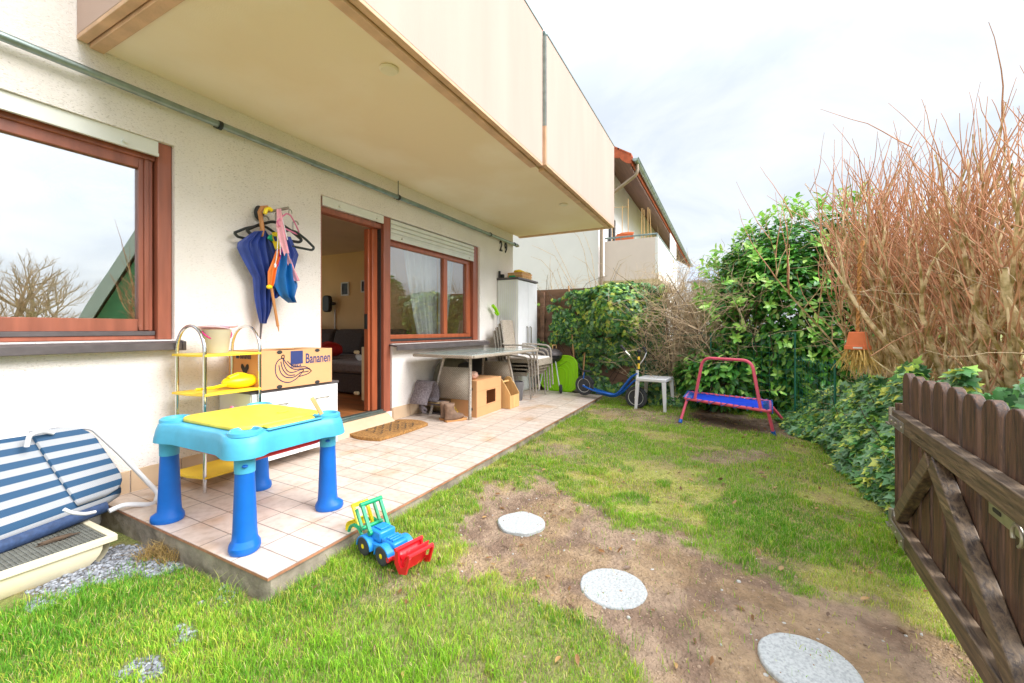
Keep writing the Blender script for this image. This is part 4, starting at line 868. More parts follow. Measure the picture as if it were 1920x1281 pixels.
ivy('large leaved ivy behind the dark gate around the willow stems', np.stack([x, y, z], -1), np.array([-.5, .7, .6])+rnd(n)*.4, .04+.04*RNG.random(n), [5, 2, 1.5, .2, 5], None)

# cherry laurel
lc = [L(72, 140, 56), L(108, 178, 70), L(158, 212, 92), L(52, 106, 48), L(194, 228, 124)]
LR = thing('cherry_laurel', 'tall cherry laurel bush with glossy green leaves behind the trampoline', 'bush', (6.9, -3.85, -.05))
n = 34000; th_ = RNG.random(n)*2*PI; ph = np.arccos(1-1.95*RNG.random(n)); q = np.stack([np.sin(ph)*np.cos(th_), np.sin(ph)*np.sin(th_), np.cos(ph)], -1)
q = np.sign(q)*np.abs(q)**.72; q = q/np.maximum(np.linalg.norm(q, axis=-1, keepdims=True)**.65, .3)
lump = 1+.34*(fbm(th_*1.4, ph*1.6, 1.3, 150)-.5)+.12*(fbm(th_*3, ph*3, 2.2, 154)-.5)
P = np.array([6.95, -4.17, 1.12])+q*(lump*(1-.38*RNG.random(n)**1.5))[:, None]*np.array([1.0, 1.12, 1.36])
lim = 2.02+.60*sstep(-3.1, -3.9, P[:, 1])+.12*(fbm(P[:, 0], P[:, 1], 4, 158)-.5)
k = (P[:, 2] < lim+.12*RNG.random(n)) & (P[:, 2] > -.02) & ((P[:, 0] < 7.3) | (P[:, 2] > 1.3)) & (RNG.random(n) < sstep(.10, .32, fbm(P[:, 1]*1.0, P[:, 2], 4.2, 156)+.05))
P, q = P[k], q[k]
for cc, rad_, m_ in (((6.35, -3.25, .35), (.42, .62, .48), 2600), ((7.1, -5.0, .95), (.9, .8, 1.15), 7000), ((7.45, -4.1, .8), (.25, 1.5, 1.2), 5000)):
    q2 = norm(rnd(m_)); P = np.concatenate([P, np.array(cc)+q2*(1-.4*RNG.random((m_, 1))**1.5)*np.array(rad_)]); q = np.concatenate([q, q2])
k = P[:, 2] > -.02; P, q = P[k], q[k]; n = len(P); print('laurel', n)
Nn = norm(q)*.7+np.array([0, 0, .75])+rnd(n)*.35; Tt = norm(q)*.9+np.array([0, 0, -.25])+rnd(n)*.6
o = leaves('leaves', P, Nn, Tt, .075+.055*RNG.random(n), pick(n, lc, [5, 5, 3, 2.0, 1.2])*(.7+.6*fbm(P[:, 1]*1.0, P[:, 2], 2.6, 159))[:, None], LAUREL); adopt(o, LR)
Pn, Nn, Tn = [], [], []; mb = MB()
for s_ in range(84):
    if s_ < 45: y0 = random.uniform(-4.8, -3.1); z0 = 1.9+.62*float(sstep(-3.1, -3.9, np.array(y0)))+random.uniform(-.15, .05); b0 = Vector((random.uniform(6.2, 6.9), y0, z0)); d0 = Vector((random.gauss(-.2, .3), random.gauss(.1, .3), 1))
    elif s_ < 58: b0 = Vector((random.uniform(6.1, 6.6), random.uniform(-3.3, -3.05), random.uniform(1.2, 2.0))); d0 = Vector((random.gauss(-.3, .3), .9, random.uniform(.2, .9)))
    else: b0 = Vector((random.uniform(5.9, 6.15), random.uniform(-4.3, -2.9), random.uniform(.2, 2.0))); d0 = Vector((-1, random.gauss(0, .5), random.uniform(0, .8)))
    d0.normalize(); ln = random.uniform(.10, .28); twig(mb, b0-d0*.1, d0, ln+.1, .004, .002, 3, .08)
    for i in range(9):
        a = i*2.4+s_; t = (i+2)/10; r_ = d0.orthogonal().normalized(); r_ = Matrix.Rotation(a, 3, d0) @ r_; tt = (d0*(.5+.7*t)+r_*(1.0-.6*t)+Vector((random.gauss(0, .25), random.gauss(0, .25), random.gauss(0, .25)))).normalized()
        Pn.append(b0+d0*ln*t); Tn.append(tt); Nn.append((d0*.8-r_*.7+Vector((0, 0, .3))))
P = np.array([p[:] for p in Pn]); o = leaves('shoots', P, np.array([p[:] for p in Nn]), np.array([p[:] for p in Tn]), .075+.04*RNG.random(len(P)), pick(len(P), [L(166, 214, 92), L(130, 190, 76), L(190, 224, 116)], [3, 3, 1]), LAUREL); adopt(o, LR)
mb.build('shoot_stems', 'bark_brown', LR)
mb = MB()
for _ in range(42): twig(mb, (random.uniform(6.4, 7.3), random.uniform(-4.5, -3.0), -.05), (random.gauss(-.15, .3), random.gauss(0, .35), 1), random.uniform(1.0, 2.2), .014, .004, 7, .13, sides=5)
mb.build('stems', 'bark_dark', LR)

# dry brown hedge + thin twigs against the white wall
def dryshrub(lab, spots, cnt, ln, spread, mats='bark_brown', r=.0035, side=3, up=1., seg=7, wob=.2):
    cxm = sum(s[0] for s in spots)/len(spots); cym = sum(s[1] for s in spots)/len(spots)
    root = thing('bare_shrub', lab, 'shrub', (cxm, cym, -.05), group='leafless shrubs of the garden boundary'); st = MB(); tw = MB()
    for (sx_, sy_, zb) in spots:
        for _ in range(3):
            P = twig(st, (sx_+random.gauss(0, .05), sy_+random.gauss(0, .05), zb), (random.gauss(0, .25), random.gauss(0, .25), 1), ln*.8, .009, .004, 6, .1, sides=5)
            for k in range(cnt):
                b = P[random.randint(0, len(P)-1)]
                Q = twig(tw, b, (random.gauss(0, spread), random.gauss(0, spread), up*random.uniform(.3, 1)), ln*random.uniform(.25, .65), r, r*.4, seg, wob)
                for _ in range(side):
                    c = Q[random.randint(2, len(Q)-1)]; twig(tw, c, (random.gauss(0, 1), random.gauss(0, 1), random.gauss(.5, .6)), ln*random.uniform(.08, .28), r*.6, r*.3, 4, wob)
    st.build('stems', 'bark_dark', root); tw.build('twigs', mats, root); return root
dryshrub('dense dry brown hedge between the ivy and the cherry laurel', [(6.62+random.uniform(-.12, .35), -2.35-.105*k, -.05) for k in range(11)], 24, 1.7, .5, r=.0042, side=4)
dryshrub('fine brown twigs rising above the fence against the white wall', [(7.25+random.uniform(-.1, .2), .35-.22*k, .5) for k in range(9)], 8, 1.25, .5, r=.003, side=4)
dryshrub('golden brown undergrowth behind the fence below the neighbouring balcony', [(7.6+random.uniform(-.2, .4), -1.7-.17*k, .3) for k in range(9)], 11, 1.45, .5, r=.0035, side=4)
mb = MB(); root = thing('bare_shrub', 'few long arching bare stems in front of the white wall', 'shrub', (7.3, 0, 0), group='leafless shrubs of the garden boundary')
for (pts) in ([(1090, 540), (1060, 500), (1045, 470), (1032, 443)], [(1075, 510), (1040, 480), (1010, 465), (997, 460)], [(1110, 520), (1095, 470), (1085, 445), (1075, 435)], [(1120, 530), (1110, 480), (1100, 450), (1093, 435)], [(1060, 540), (1035, 510), (1015, 488), (995, 481)], [(1035, 530), (1031, 500), (1032, 480)], [(1130, 520), (1100, 495), (1075, 480)], [(1140, 505), (1160, 490), (1185, 478)], [(1145, 510), (1165, 495), (1175, 488)], [(1060, 520), (1045, 505), (1055, 490)]):
    P = [W(a, b, X=7.2) for a, b in pts]; P[0].z -= .3; mb.tube(P, [.006]+[.004]*(len(P)-2)+[.0015], 4)
mb.build('stems', 'bark_brown', root)

# pollarded willow hedge on the right
def willow(lab, x0, y0, hgt, ns, thick, lean=(0, 0), fan=.33):
    root = thing('bare_shrub', lab, 'shrub', (x0, y0, 0), group='leafless shrubs of the garden boundary'); st = MB(); tw = MB(); rd = MB()
    for s_ in range(ns):
        a = random.uniform(0, 2*PI); rr_ = random.uniform(.02, .16)
        d = Vector((math.cos(a)*fan*random.random()+lean[0], math.sin(a)*fan*random.random()*.6+lean[1], 1))
        P = twig(st, (x0+math.cos(a)*rr_, y0+math.sin(a)*rr_*.7, -.02), d, hgt*random.uniform(.62, .92), thick*random.uniform(.6, 1.25), thick*.5, 9, .085, .04, sides=7)
        for k in range(7):
            b = P[random.randint(3, 9)]; t_ = (b.z)/hgt
            Q = twig(st, b, (random.gauss(0, .36), random.gauss(0, .3), 1), hgt*random.uniform(.15, .35), thick*.38, thick*.15, 6, .12, .05, sides=5)
            for _ in range(2):
                c = Q[random.randint(2, 6)]; twig(rd, c, (random.gauss(0, .45), random.gauss(0, .4), 1), hgt*random.uniform(.12, .36), .0048, .0014, 6, .08, .03)
        top = P[-1]
        for k in range(4): twig(rd, P[-1-random.randint(0, 2)], (random.gauss(0, .5), random.gauss(0, .45), 1), hgt*random.uniform(.15, .46), .0055, .0014, 6, .07, .04)
        for k in range(5):
            c = P[random.randint(1, 9)]; twig(tw, c, (random.gauss(-.1, .8), random.gauss(.25, .7), random.gauss(.35, .5)), hgt*random.uniform(.1, .3), .0028, .001, 5, .18)
    st.build('stems', 'bark', root); rd.build('shoots', 'bark_red', root); tw.build('twigs', 'bark_brown', root); return root
willow('leafless shrub beside the cherry laurel, farthest of the tall shrubs on the right', 5.15, -4.62, 2.2, 17, .014, (-.03, .04))
willow('leafless shrub with fine side twigs holding the rope of the hanging pot', 4.85, -4.60, 2.25, 18, .018, (-.04, .05), .25)
willow('tall leafless shrub with reddish shoots reaching highest into the sky', 4.38, -4.65, 2.2, 17, .021, (0, 0), .25)
willow('thick stemmed leafless shrub behind the hinge side of the gate', 3.9, -4.70, 2.0, 14, .028, (0, 0), .26)
willow('thickest leafless shrub with mossy pale stems at the right edge above the gate boards', 3.45, -4.72, 1.85, 13, .034, (.0, -.03), .36)
mb = MB(); root = thing('bare_shrub', 'mass of fine fawn twigs filling the tall shrubs behind the hanging pot', 'shrub', (4.9, -4.5, 0), group='leafless shrubs of the garden boundary')
for _ in range(330):
    b = (random.uniform(3.6, 5.25), random.uniform(-5.15, -4.7), random.uniform(.4, 1.7)); twig(mb, b, (random.gauss(-.3, .7), random.gauss(.3, .6), random.gauss(.3, .6)), random.uniform(.2, .6), .0026, .0009, 5, .16, sides=3)
mb.build('twigs', 'bark_brown', root)
mb = MB()
for _ in range(110):
    b = (random.uniform(3.6, 5.4), random.uniform(-4.9, -4.4), random.uniform(1.1, 1.8)); twig(mb, b, (random.gauss(-.2, .35), random.gauss(.1, .35), 1), random.uniform(.3, .8), .0026, .0009, 5, .1, sides=3)
mb.build('shoots', 'bark_red', root)

# green wire mesh fence
WF = thing('wire_fence', 'green wire mesh fence in front of the cherry laurel', 'fence', (6.1, -2.9, 0))
c0, c1, c2 = Vector((6.48, -2.2, 0)), Vector((5.80, -3.98, 0)), Vector((4.68, -4.14, 0)); mb = MB()
for a, b, zt in ((c0, c1, .92), (c1, c2, .66)):
    ln = (b-a).length; m_ = int(ln/.085)
    for i in range(m_+1):
        p = a.lerp(b, i/m_); mb.tube([(p.x, p.y, .0), (p.x+random.uniform(-.01, .01), p.y, zt*.5), (p.x, p.y, zt)], .0018, 3)
    for j in range(10):
        mb.tube([tuple(a.lerp(b, i/14)+Vector((0, 0, .04+(zt-.04)*j/9+.012*math.sin(i*1.9+j)))) for i in range(15)], .0018 if j < 9 else .003, 3)
    for i in range(m_): p = a.lerp(b, i/m_); q_ = a.lerp(b, (i+1)/m_); mb.tube([tuple(p+Vector((0, 0, zt-.03))), tuple((p+q_)/2+Vector((0, 0, zt+.035))), tuple(q_+Vector((0, 0, zt-.03)))], .0018, 3)
mb.build('wire_mesh', 'wire_green', WF)
for p in (c0, (c0+c1)/2, c1, c2):
    mb = MB(); mb.tube([(p.x, p.y, -.1), (p.x, p.y, .72 if p == c2 else .95)], .010, 8); mb.build('post', 'wire_green', WF)

# trees mirrored in the big pane
def tree(lab, x0, y0, h, rt, br):
    t = thing('bare_tree', lab, 'tree', (x0, y0, 0), group='bare trees mirrored in the big pane'); mb = MB(); cr_ = MB()
    P = twig(mb, (x0, y0, -.2), (random.gauss(0, .08), 0, 1), h*.5, rt, rt*.7, 6, .05, sides=8); mb.build('trunk', 'bark', t)
    def rec(p, d, ln, r, k):
        Q = twig(cr_, p, d, ln, r, r*.5, 5, .16, .03, sides=4)
        if k == 0: return
        for _ in range(4 if k > 1 else 5): rec(Q[random.randint(2, 5)], (d[0]+random.gauss(0, .7), d[1]+random.gauss(0, .5), d[2]*.8+.5+random.gauss(0, .3)), ln*.62, r*.45, k-1)
    for _ in range(br): rec(P[random.randint(3, 6)], (random.gauss(0, .8), random.gauss(0, .5), 1), h*.3, rt*.35, 3)
    cr_.build('crown', 'bark_brown', t)
tree('pollarded bare tree with a thick pale trunk, mirrored left in the big pane', 5.0, -17, 3.6, .16, 7)
tree('darker bare tree at the left edge of the big pane', 4.1, -15.5, 3.2, .14, 6)
tree('slim bare tree before the pale board fence, mirrored in the big pane', 6.3, -18.5, 3.4, .07, 6)

# shrub leaves lying in the corner: last yellow leaf tufts
# ================================================================== GATE
GT = thing('garden_gate', 'dark stained wooden garden gate with round topped boards, standing open', 'gate', (2.71, -4.03, 0), rz=PI-math.radians(4.85))
# local: +x runs towards the camera end, -y faces the house
for k in range(9):
    x0 = .02+k*.150; wd_ = .112; zt = .79+random.uniform(-.006, .006); zb = -.06+.085*k*.12+random.uniform(-.012, .012)
    O = [(x0, zb), (x0+wd_, zb), (x0+wd_, zt-.045)]+[(x0+wd_/2+wd_/2*math.cos(a)*(.98), zt-.045+.045*math.sin(a)) for a in [PI*q/8 for q in range(1, 8)]]+[(x0, zt-.045)]
    mb = MB(); mb.prism(O, .0, .028, 'y'); mb.build('board', 'gate_wood', GT, bevel=.003, local=True)
mb = MB()
mb.box(.045, 1.36, -.044, -.001, .528, .603); mb.build('rail', 'gate_rail', GT, bevel=.004, local=True)
mb = MB(); mb.box(.045, 1.36, -.044, -.001, .01, .085); mb.build('rail', 'gate_rail', GT, bevel=.004, local=True)
mb = MB(); mb.beam((.09, -.022, .105), (.57, -.022, .50), .066, .04, (0, 1, 0)); mb.build('brace', 'gate_rail', GT, bevel=.004, local=True)
mb = MB(); mb.beam((.62, -.024, .50), (1.26, -.024, .105), .072, .044, (0, 1, 0)); mb.build('brace', 'gate_rail', GT, bevel=.004, local=True)
for z_ in (.556, .045):
    mb = MB(); mb.box(.03, .27, -.050, -.0445, z_-.022, z_+.022)
    for q in (.04, .12, .22): mb.lathe([(0, 0), (.008, 0), (.005, .004), (0, .005)], (q+.03, -.050, z_), 8, (0, -1, 0))
    mb.tube([(-.03, -.03, z_-.03), (-.03, -.03, z_+.05)], .013, 10); mb.box(-.06, .0, -.05, -.01, z_-.035, z_-.028); mb.build('hinge', 'steel', GT, local=True)
mb = MB(); mb.box(.99, 1.17, -.006, -.0005, .462, .505)
mb.box(1.17, 1.23, -.005, -.001, .472, .497); mb.tube(arc((1.20, -.02, .478), .026, -PI*.4, PI*1.2, 14, (1, 0, 0), (0, 0, 1)), .005, 8); mb.build('latch', 'steel', GT, local=True, bevel=.001)
mb = MB(); mb.prism(rrect(1.02, 1.07, .478, .490, .005), -.0075, -.0062, 'y'); mb.build('latch_slot', 'rubber', GT, local=True)
GP = thing('gate_post', 'pale broken plastic sleeve around the gate hinge post', 'post', (2.80, -4.02, -.12))
mb = MB(); mb.tube([(2.80, -4.05, -.15), (2.80, -4.05, .62)], .02, 10); mb.build('post', 'gate_wood', GP)
mb = MB(); mb.prism([(2.66, -.12), (2.75, -.13), (2.77, .0), (2.75, .05), (2.73, .035), (2.70, .06), (2.665, .05)], -4.09, -4.03, 'y'); mb.build('sleeve', 'white_plastic', GP, bevel=.01)

# ================================================================== PLAY TABLE
PT = thing('play_table', 'children\'s sand and water table, light blue with four blue legs and a yellow lid', 'play table', (1.40, -.945, -.02))
ox, oy = 1.40, -.945
def scallop(hx, hy, sc=1.):     # outline with bulging corners
    O = []
    for (sx_, sy_, a0) in ((1, 1, 0), (-1, 1, PI/2), (-1, -1, PI), (1, -1, 1.5*PI)):
        cx_, cy_ = ox+sx_*(hx-.085), oy+sy_*(hy-.085)
        for k in range(9): a = a0-.25+(PI/2+.5)*k/8; O.append((cx_+.10*sc*math.cos(a), cy_+.10*sc*math.sin(a)))
        # waist between corners
        nx_ = {(1, 1): (0, hy-.012), (-1, 1): (-(hx-.012), 0), (-1, -1): (0, -(hy-.012)), (1, -1): (hx-.012, 0)}[(sx_, sy_)]
        t = {(1, 1): (.55, 0), (-1, 1): (0, .6), (-1, -1): (-.55, 0), (1, -1): (0, -.6)}[(sx_, sy_)]
        for s2 in (1, 0, -1):
            if nx_[0] == 0: O.append((ox+s2*(1 if sy_ > 0 else -1)*hx*.5, oy+nx_[1]))
            else: O.append((ox+nx_[0], oy+s2*(1 if sx_ < 0 else -1)*hy*.5))
    return O
hx, hy = .302, .385
mb = MB(); rings = [(1.012, .412), (1.008, .428), (.985, .475), (.96, .503), (.93, .512)]
base = scallop(hx, hy); V = []; n_ = len(base)
for s_, z_ in rings:
    for (a, b) in base: V.append((ox+(a-ox)*s_, oy+(b-oy)*s_, z_))
F_ = [(j*n_+i, j*n_+(i+1) % n_, (j+1)*n_+(i+1) % n_, (j+1)*n_+i) for j in range(len(rings)-1) for i in range(n_)]
F_.append(tuple(range((len(rings)-1)*n_, len(rings)*n_))); F_.append(tuple(range(n_))[::-1])
mb.add(V, F_, 0, True); top = mb.build('tabletop', 'cyan_top', PT, sharp=60)
for sx_ in (-1, 1):
    for sy_ in (-1, 1):      # round cups in the four corners, ledges
        mb = MB(); c_ = (ox+sx_*.222, oy+sy_*.305, 0); mb.lathe([(.075, .508), (.073, .524), (.062, .531), (.055, .528), (.050, .516), (.0, .514)], c_, 26); mb.build('cup_holder', 'cyan_top', top)
mb = MB(); mb.prism(rrect(1.655, 1.675, -1.12, -.78, .01), .5125, .519); mb.build('tray_rim', 'cyan_top', top, bevel=.004); mb = MB(); mb.prism(rrect(1.25, 1.56, -1.308, -1.285, .011), .5125, .521); mb.build('tray_rim', 'cyan_top', top, bevel=.004)
mb = MB(); O = rrect(ox-.235, ox+.235, oy-.285, oy+.285, .09)
O = [(a, b) if not (a > ox+.1 and b < oy-.15) else (a, b) for a, b in O]
mb.prism(O, .5135, .535); mb.box(1.27, 1.53, -1.28, -1.232, .514, .528); lid = mb.build('lid', 'lid_yellow', PT, bevel=.007)
mb = MB(); mb.ell((1.50, -1.05, .538), (.035, .016, .006), 12, 6); mb.build('lid_knob', 'lid_yellow', lid)
mb = MB(); mb.prism(rrect(ox-.22, ox+.22, oy-.30, oy+.30, .06), .365, .411); mb.build('basin', 'red_plastic', PT, bevel=.012)
for i, (lx, ly) in enumerate(((1.15, -.63), (1.17, -1.26), (1.65, -1.23), (1.64, -.62))):
    zb = PS*ly+.0005; a = math.atan2(ly-oy, lx-ox)
    mb = MB(); prof = [(.062, zb), (.066, zb+.012), (.064, zb+.03), (.053, zb+.05), (.050, zb+.09), (.046, zb+.2), (.0405, .335)]
    V = []; m = 28
    for r_, z_ in prof:
        for k in range(m):
            t = 2*PI*k/m; ext = 1+(.28 if r_ > .055 else .0)*max(0, math.cos(t-a))**2; V.append((lx+r_*ext*math.cos(t), ly+r_*ext*math.sin(t), z_))
    F_ = [(j*m+k, j*m+(k+1) % m, (j+1)*m+(k+1) % m, (j+1)*m+k) for j in range(len(prof)-1) for k in range(m)]+[tuple(range(m))[::-1], tuple((len(prof)-1)*m+k for k in range(m))]
    mb.add(V, F_, 0, True); lg = mb.build('leg', 'blue_leg', PT)
    mb = MB(); mb.lathe([(.043, .336), (.044, .411)], (lx, ly, 0), 28); sk = mb.build('socket', 'cyan_top', lg)
    vd = (Vector((0, -3.25, 0))-Vector((lx, ly, 0))).normalized()
    if i in (1, 2):
        e_ = Vector((lx, ly, .372))+vd*.0435; mb = MB(); mb.ell(e_, (.013, .013, .008), 12, 8); mb.build('button', 'blue_leg', lg)
o = MB().beam((1.60, -1.10, .545), (1.55, -1.02, .66), .014, .010).build('lid_stick', 'lt_wood'); 
p0, p1 = W(603, 775, Z=.53), None
bpy.data.objects.remove(o)
a_ = W(603, 777, Z=.537); b_ = a_+Vector((-.045, .02, .095)); mb = MB(); mb.beam(a_, b_, .012, .02); tag(mb.build('wooden_spatula', 'lt_wood', bevel=.002), 'small wooden stick standing in the corner cup of the play table', 'stick')

# ================================================================== SHELF
SH = thing('metal_shelf', 'chrome tube shelf with arched ends and yellow boards against the wall', 'shelf', (1.59, -.26, 0))
for x_ in (1.424, 1.763):
    mb = MB(); P = [(x_, -.42, 0), (x_, -.42, .86)]+arc((x_, -.26, .86), .16, PI, 0, 14, (0, 1, 0), (0, 0, 1))+[(x_, -.10, .86), (x_, -.10, 0)]; mb.tube(P, .0105, 12); mb.build('end_frame', 'chrome', SH)
for z_ in (.095, .35, .60, .842):
    mb = MB(); mb.prism([(1.385, -.12), (1.80, -.12), (1.80, -.30), (1.765, -.435), (1.42, -.435), (1.385, -.30)], z_-.014, z_); mb.build('shelf_board', 'yellow_shelf', SH, bevel=.002)
# bucket on the top board
BU = thing('toy_bucket', 'translucent white toy bucket with a pink handle and lid on the top shelf', 'bucket', (1.57, -.27, .842))
M['clear_plastic'] = mat('milky_plastic', L(232, 226, 206), .35, var=.05, trans=.45)
mb = MB(); mb.lathe([(0, .001), (.062, .001), (.064, .006), (.083, .15), (.086, .155), (.081, .155), (.060, .01), (0, .01)], (1.57, -.27, .842), 28); mb.build('body', 'clear_plastic', BU)
mb = MB(); mb.tube([Vector((1.57, -.27, .985))+Vector((.088*math.cos(a), .088*math.sin(a)*.3-.085*math.sin(a), -.06*math.sin(a))) for a in [PI*k/16 for k in range(17)]], .0045, 8); mb.build('handle', 'magenta', BU)
M['pale_pink'] = mat('pale_pink_plastic', L(244, 214, 222), .4, var=.04, trans=.3)
mb = MB(); mb.lathe([(0, .0), (.09, .0), (.092, .006), (.03, .022), (0, .024)], (1.555, -.26, 1.0), 28, (.12, .1, 1)); mb.ell((1.63, -.30, 1.02), (.06, .03, .014), 14, 8); mb.build('lid', 'pale_pink', BU)
mb = MB(); mb.ell((1.57, -.27, .93), (.058, .058, .05), 14, 8); mb.build('contents', 'lid_yellow', BU)
# watering can lying on the second board
WC = thing('watering_can', 'yellow plastic watering can lying on the middle shelf', 'watering can', (1.68, -.33, .60))
mb = MB(); mb.ell((1.695, -.33, .648), (.125, .065, .046), 26, 14); mb.tube([(1.66, -.345, .69), (1.60, -.35, .672)], .02, 10); mb.build('body', 'yellow_plastic', WC)
mb = MB(); mb.tube([(1.58, -.35, .636), (1.50, -.375, .630), (1.385, -.40, .632)], [.012, .009, .008], 10); mb.build('spout', 'yellow_plastic', WC)
mb = MB(); mb.tube(arc((1.69, -.34, .668), .048, 0, 2*PI, 22, (1, 0, 0), (0, .8, .5))[:-1], .014, 8, closed=True); mb.build('handle', 'yellow_plastic', WC)
# toy boat tub on third board
TBt = thing('toy_tub', 'blue toy tub with a yellow green rim on the third shelf', 'tub', (1.60, -.35, .352))
mb = MB(); mb.lathe([(0, .001), (.10, .001), (.125, .075), (.12, .075), (.096, .01), (0, .01)], (1.60, -.36, .351), 26); mb.build('body', 'cyan_top', TBt)
M['yellowgreen'] = mat('yellow_green_plastic', L(206, 226, 40), .4)
mb = MB(); mb.lathe([(.120, .068), (.135, .07), (.135, .082), (.120, .08)], (1.60, -.36, .351), 26); mb.build('rim', 'yellowgreen', TBt)
o = MB().prism([(1.57, .43), (1.65, .43), (1.60, .50)], -.40, -.37, 'y'); o.ell((1.58, -.36, .43), (.04, .03, .03)); tag(o.build('sand_toys', 'pink', bevel=.004), 'pink sand toys sticking out of the blue tub', 'toy')

# ================================================================== CABINET + BANANA BOX
CB = thing('low_cabinet', 'low white two door cabinet with a dark top beside the patio door', 'cabinet', (2.07, -.2, 0))
mb = MB(); mb.box(1.72, 2.425, -.385, -.02, .07, .555); mb.build('carcass', 'white_lacquer', CB, bevel=.002)
mb = MB(); mb.box(1.71, 2.435, -.402, -.015, .556, .575); mb.build('top_board', 'dark_sill', CB, bevel=.002)
for x0, x1 in ((1.722, 2.072), (2.078, 2.423)):
    mb = MB(); mb.box(x0, x1, -.402, -.386, .072, .553); d_ = mb.build('door', 'white_lacquer', CB, bevel=.002)
    xm = (x0+x1)/2+.02; mb = MB(); mb.tube(rounded([(xm-.055, -.4025, .455), (xm-.055, -.428, .462), (xm+.055, -.428, .462), (xm+.055, -.4025, .455)], .012), .005, 8); mb.build('handle', 'steel', d_)
for a in (1.74, 2.40):
    for b in (-.37, -.05): mb = MB(); mb.box(a-.015, a+.015, b-.015, b+.015, PS*b-.0, .07); mb.build('foot', 'black_plastic', CB)
BX = thing('banana_box', 'open brown cardboard banana box with blue print on the white cabinet', 'cardboard box', (2.06, -.24, .576))
bx0, bx1, by0, by1, bz0, bz1 = 1.765, 2.352, -.42, -.055, .576, .846; mb = MB(); t_ = .008
mb.box(bx0, bx1, by0, by0+t_, bz0, bz1); mb.box(bx0, bx1, by1-t_, by1, bz0, bz1); mb.box(bx0, bx0+t_, by0+t_, by1-t_, bz0, bz1); mb.box(bx1-t_, bx1, by0+t_, by1-t_, bz0, bz1); mb.box(bx0+t_, bx1-t_, by0+t_, by1-t_, bz0, bz0+t_)
mb.box(bx0+.03, bx0+.16, by0+t_, by1-t_, bz1-.006, bz1-.001); mb.box(bx1-.16, bx1-t_, by0+t_, by1-t_, bz1-.006, bz1-.001); mb.box(bx0+.16, bx1-.16, by1-.12, by1-t_, bz1-.005, bz1-.001); mb.box(bx0+.161, bx1-.161, by0+t_, by0+.07, bz1-.005, bz1-.001)
body = mb.build('body', 'card', BX, bevel=.0015)
pr = MB(); org = (bx0, by0-.0015, bz0); U, Wv = (1, 0, 0), (0, 0, 1)
put_text(pr, 'Bananen', .105, (bx0+.345, by0-.0015, bz0+.165), U, Wv, .0016, .64)
o3 = Vector(org); pr.add([o3+Vector(p) for p in ((.225, 0, .165), (.325, 0, .165), (.325, 0, .262), (.225, 0, .262))], [(0, 1, 2, 3)])
put_line(pr, [(.225, .139), (.325, .139)], .002, org, U, Wv); put_text(pr, 'EDEKA', .030, (bx0+.226, by0-.0015, bz0+.143), U, Wv, .0004, .93)
ban = [[(.165, .215), (.13, .20), (.11, .16), (.115, .10), (.15, .055), (.21, .035), (.27, .055), (.315, .095), (.33, .115), (.31, .12), (.24, .105), (.20, .12), (.175, .165), (.165, .215)],
       [(.135, .165), (.15, .11), (.19, .075), (.25, .07), (.30, .095)], [(.15, .19), (.165, .135), (.205, .09), (.26, .085)], [(.175, .20), (.20, .165), (.245, .13), (.30, .125), (.36, .125), (.39, .11), (.395, .10), (.37, .085), (.33, .075), (.29, .07)], [(.20, .19), (.24, .155), (.30, .14), (.345, .138), (.385, .118)], [(.155, .215), (.16, .235), (.175, .232), (.172, .205)], [(.30, .10), (.34, .10), (.375, .103)]]
def smoothl(p):
    O = []
    for i in range(len(p)-1):
        a, b, c, d = p[max(i-1, 0)], p[i], p[i+1], p[min(i+2, len(p)-1)]
        for k in range(6):
            t = k/6; O.append(tuple(.5*((2*b[j])+(-a[j]+c[j])*t+(2*a[j]-5*b[j]+4*c[j]-d[j])*t*t+(-a[j]+3*b[j]-3*c[j]+d[j])*t**3) for j in (0, 1)))
    return O+[p[-1]]
for l_ in ban: put_line(pr, smoothl(l_), .0062, org, U, Wv)
pr.build('print', 'ink', body); pr = MB(); sd_ = Vector((bx0-.0015, by1, bz0)); put_text(pr, 'Bananen', .055, (bx0-.0015, by1-.135, bz0+.215), (0, -1, 0), (0, 0, 1), .001, .7)
pr.add([sd_+Vector(p) for p in ((0, -.09, .215), (0, -.125, .215), (0, -.125, .25), (0, -.09, .25))], [(0, 1, 2, 3)])
pr.build('print', 'ink', body)
mb = MB()
for q in (.14, .45):
    for z_ in (bz1-.012, bz0+.012): mb.add([(bx0+q+.022*math.cos(a), by0-.002, z_+(.013*math.sin(a) if z_ > .7 else .013*math.sin(a))) for a in [2*PI*k/14 for k in range(14)]], [tuple(range(14))])
O = [(0, .02), (.018, .045), (.035, .05), (.045, .04), (.045, .02), (.03, .0), (.0, -.035), (-.03, .0), (-.045, .02), (-.045, .04), (-.035, .05), (-.018, .045)]
mb.add([(bx0-.002, -.25+a, bz0+.13+b) for a, b in O], [tuple(range(12))]); mb.build('hand_hole', 'rubber', body)

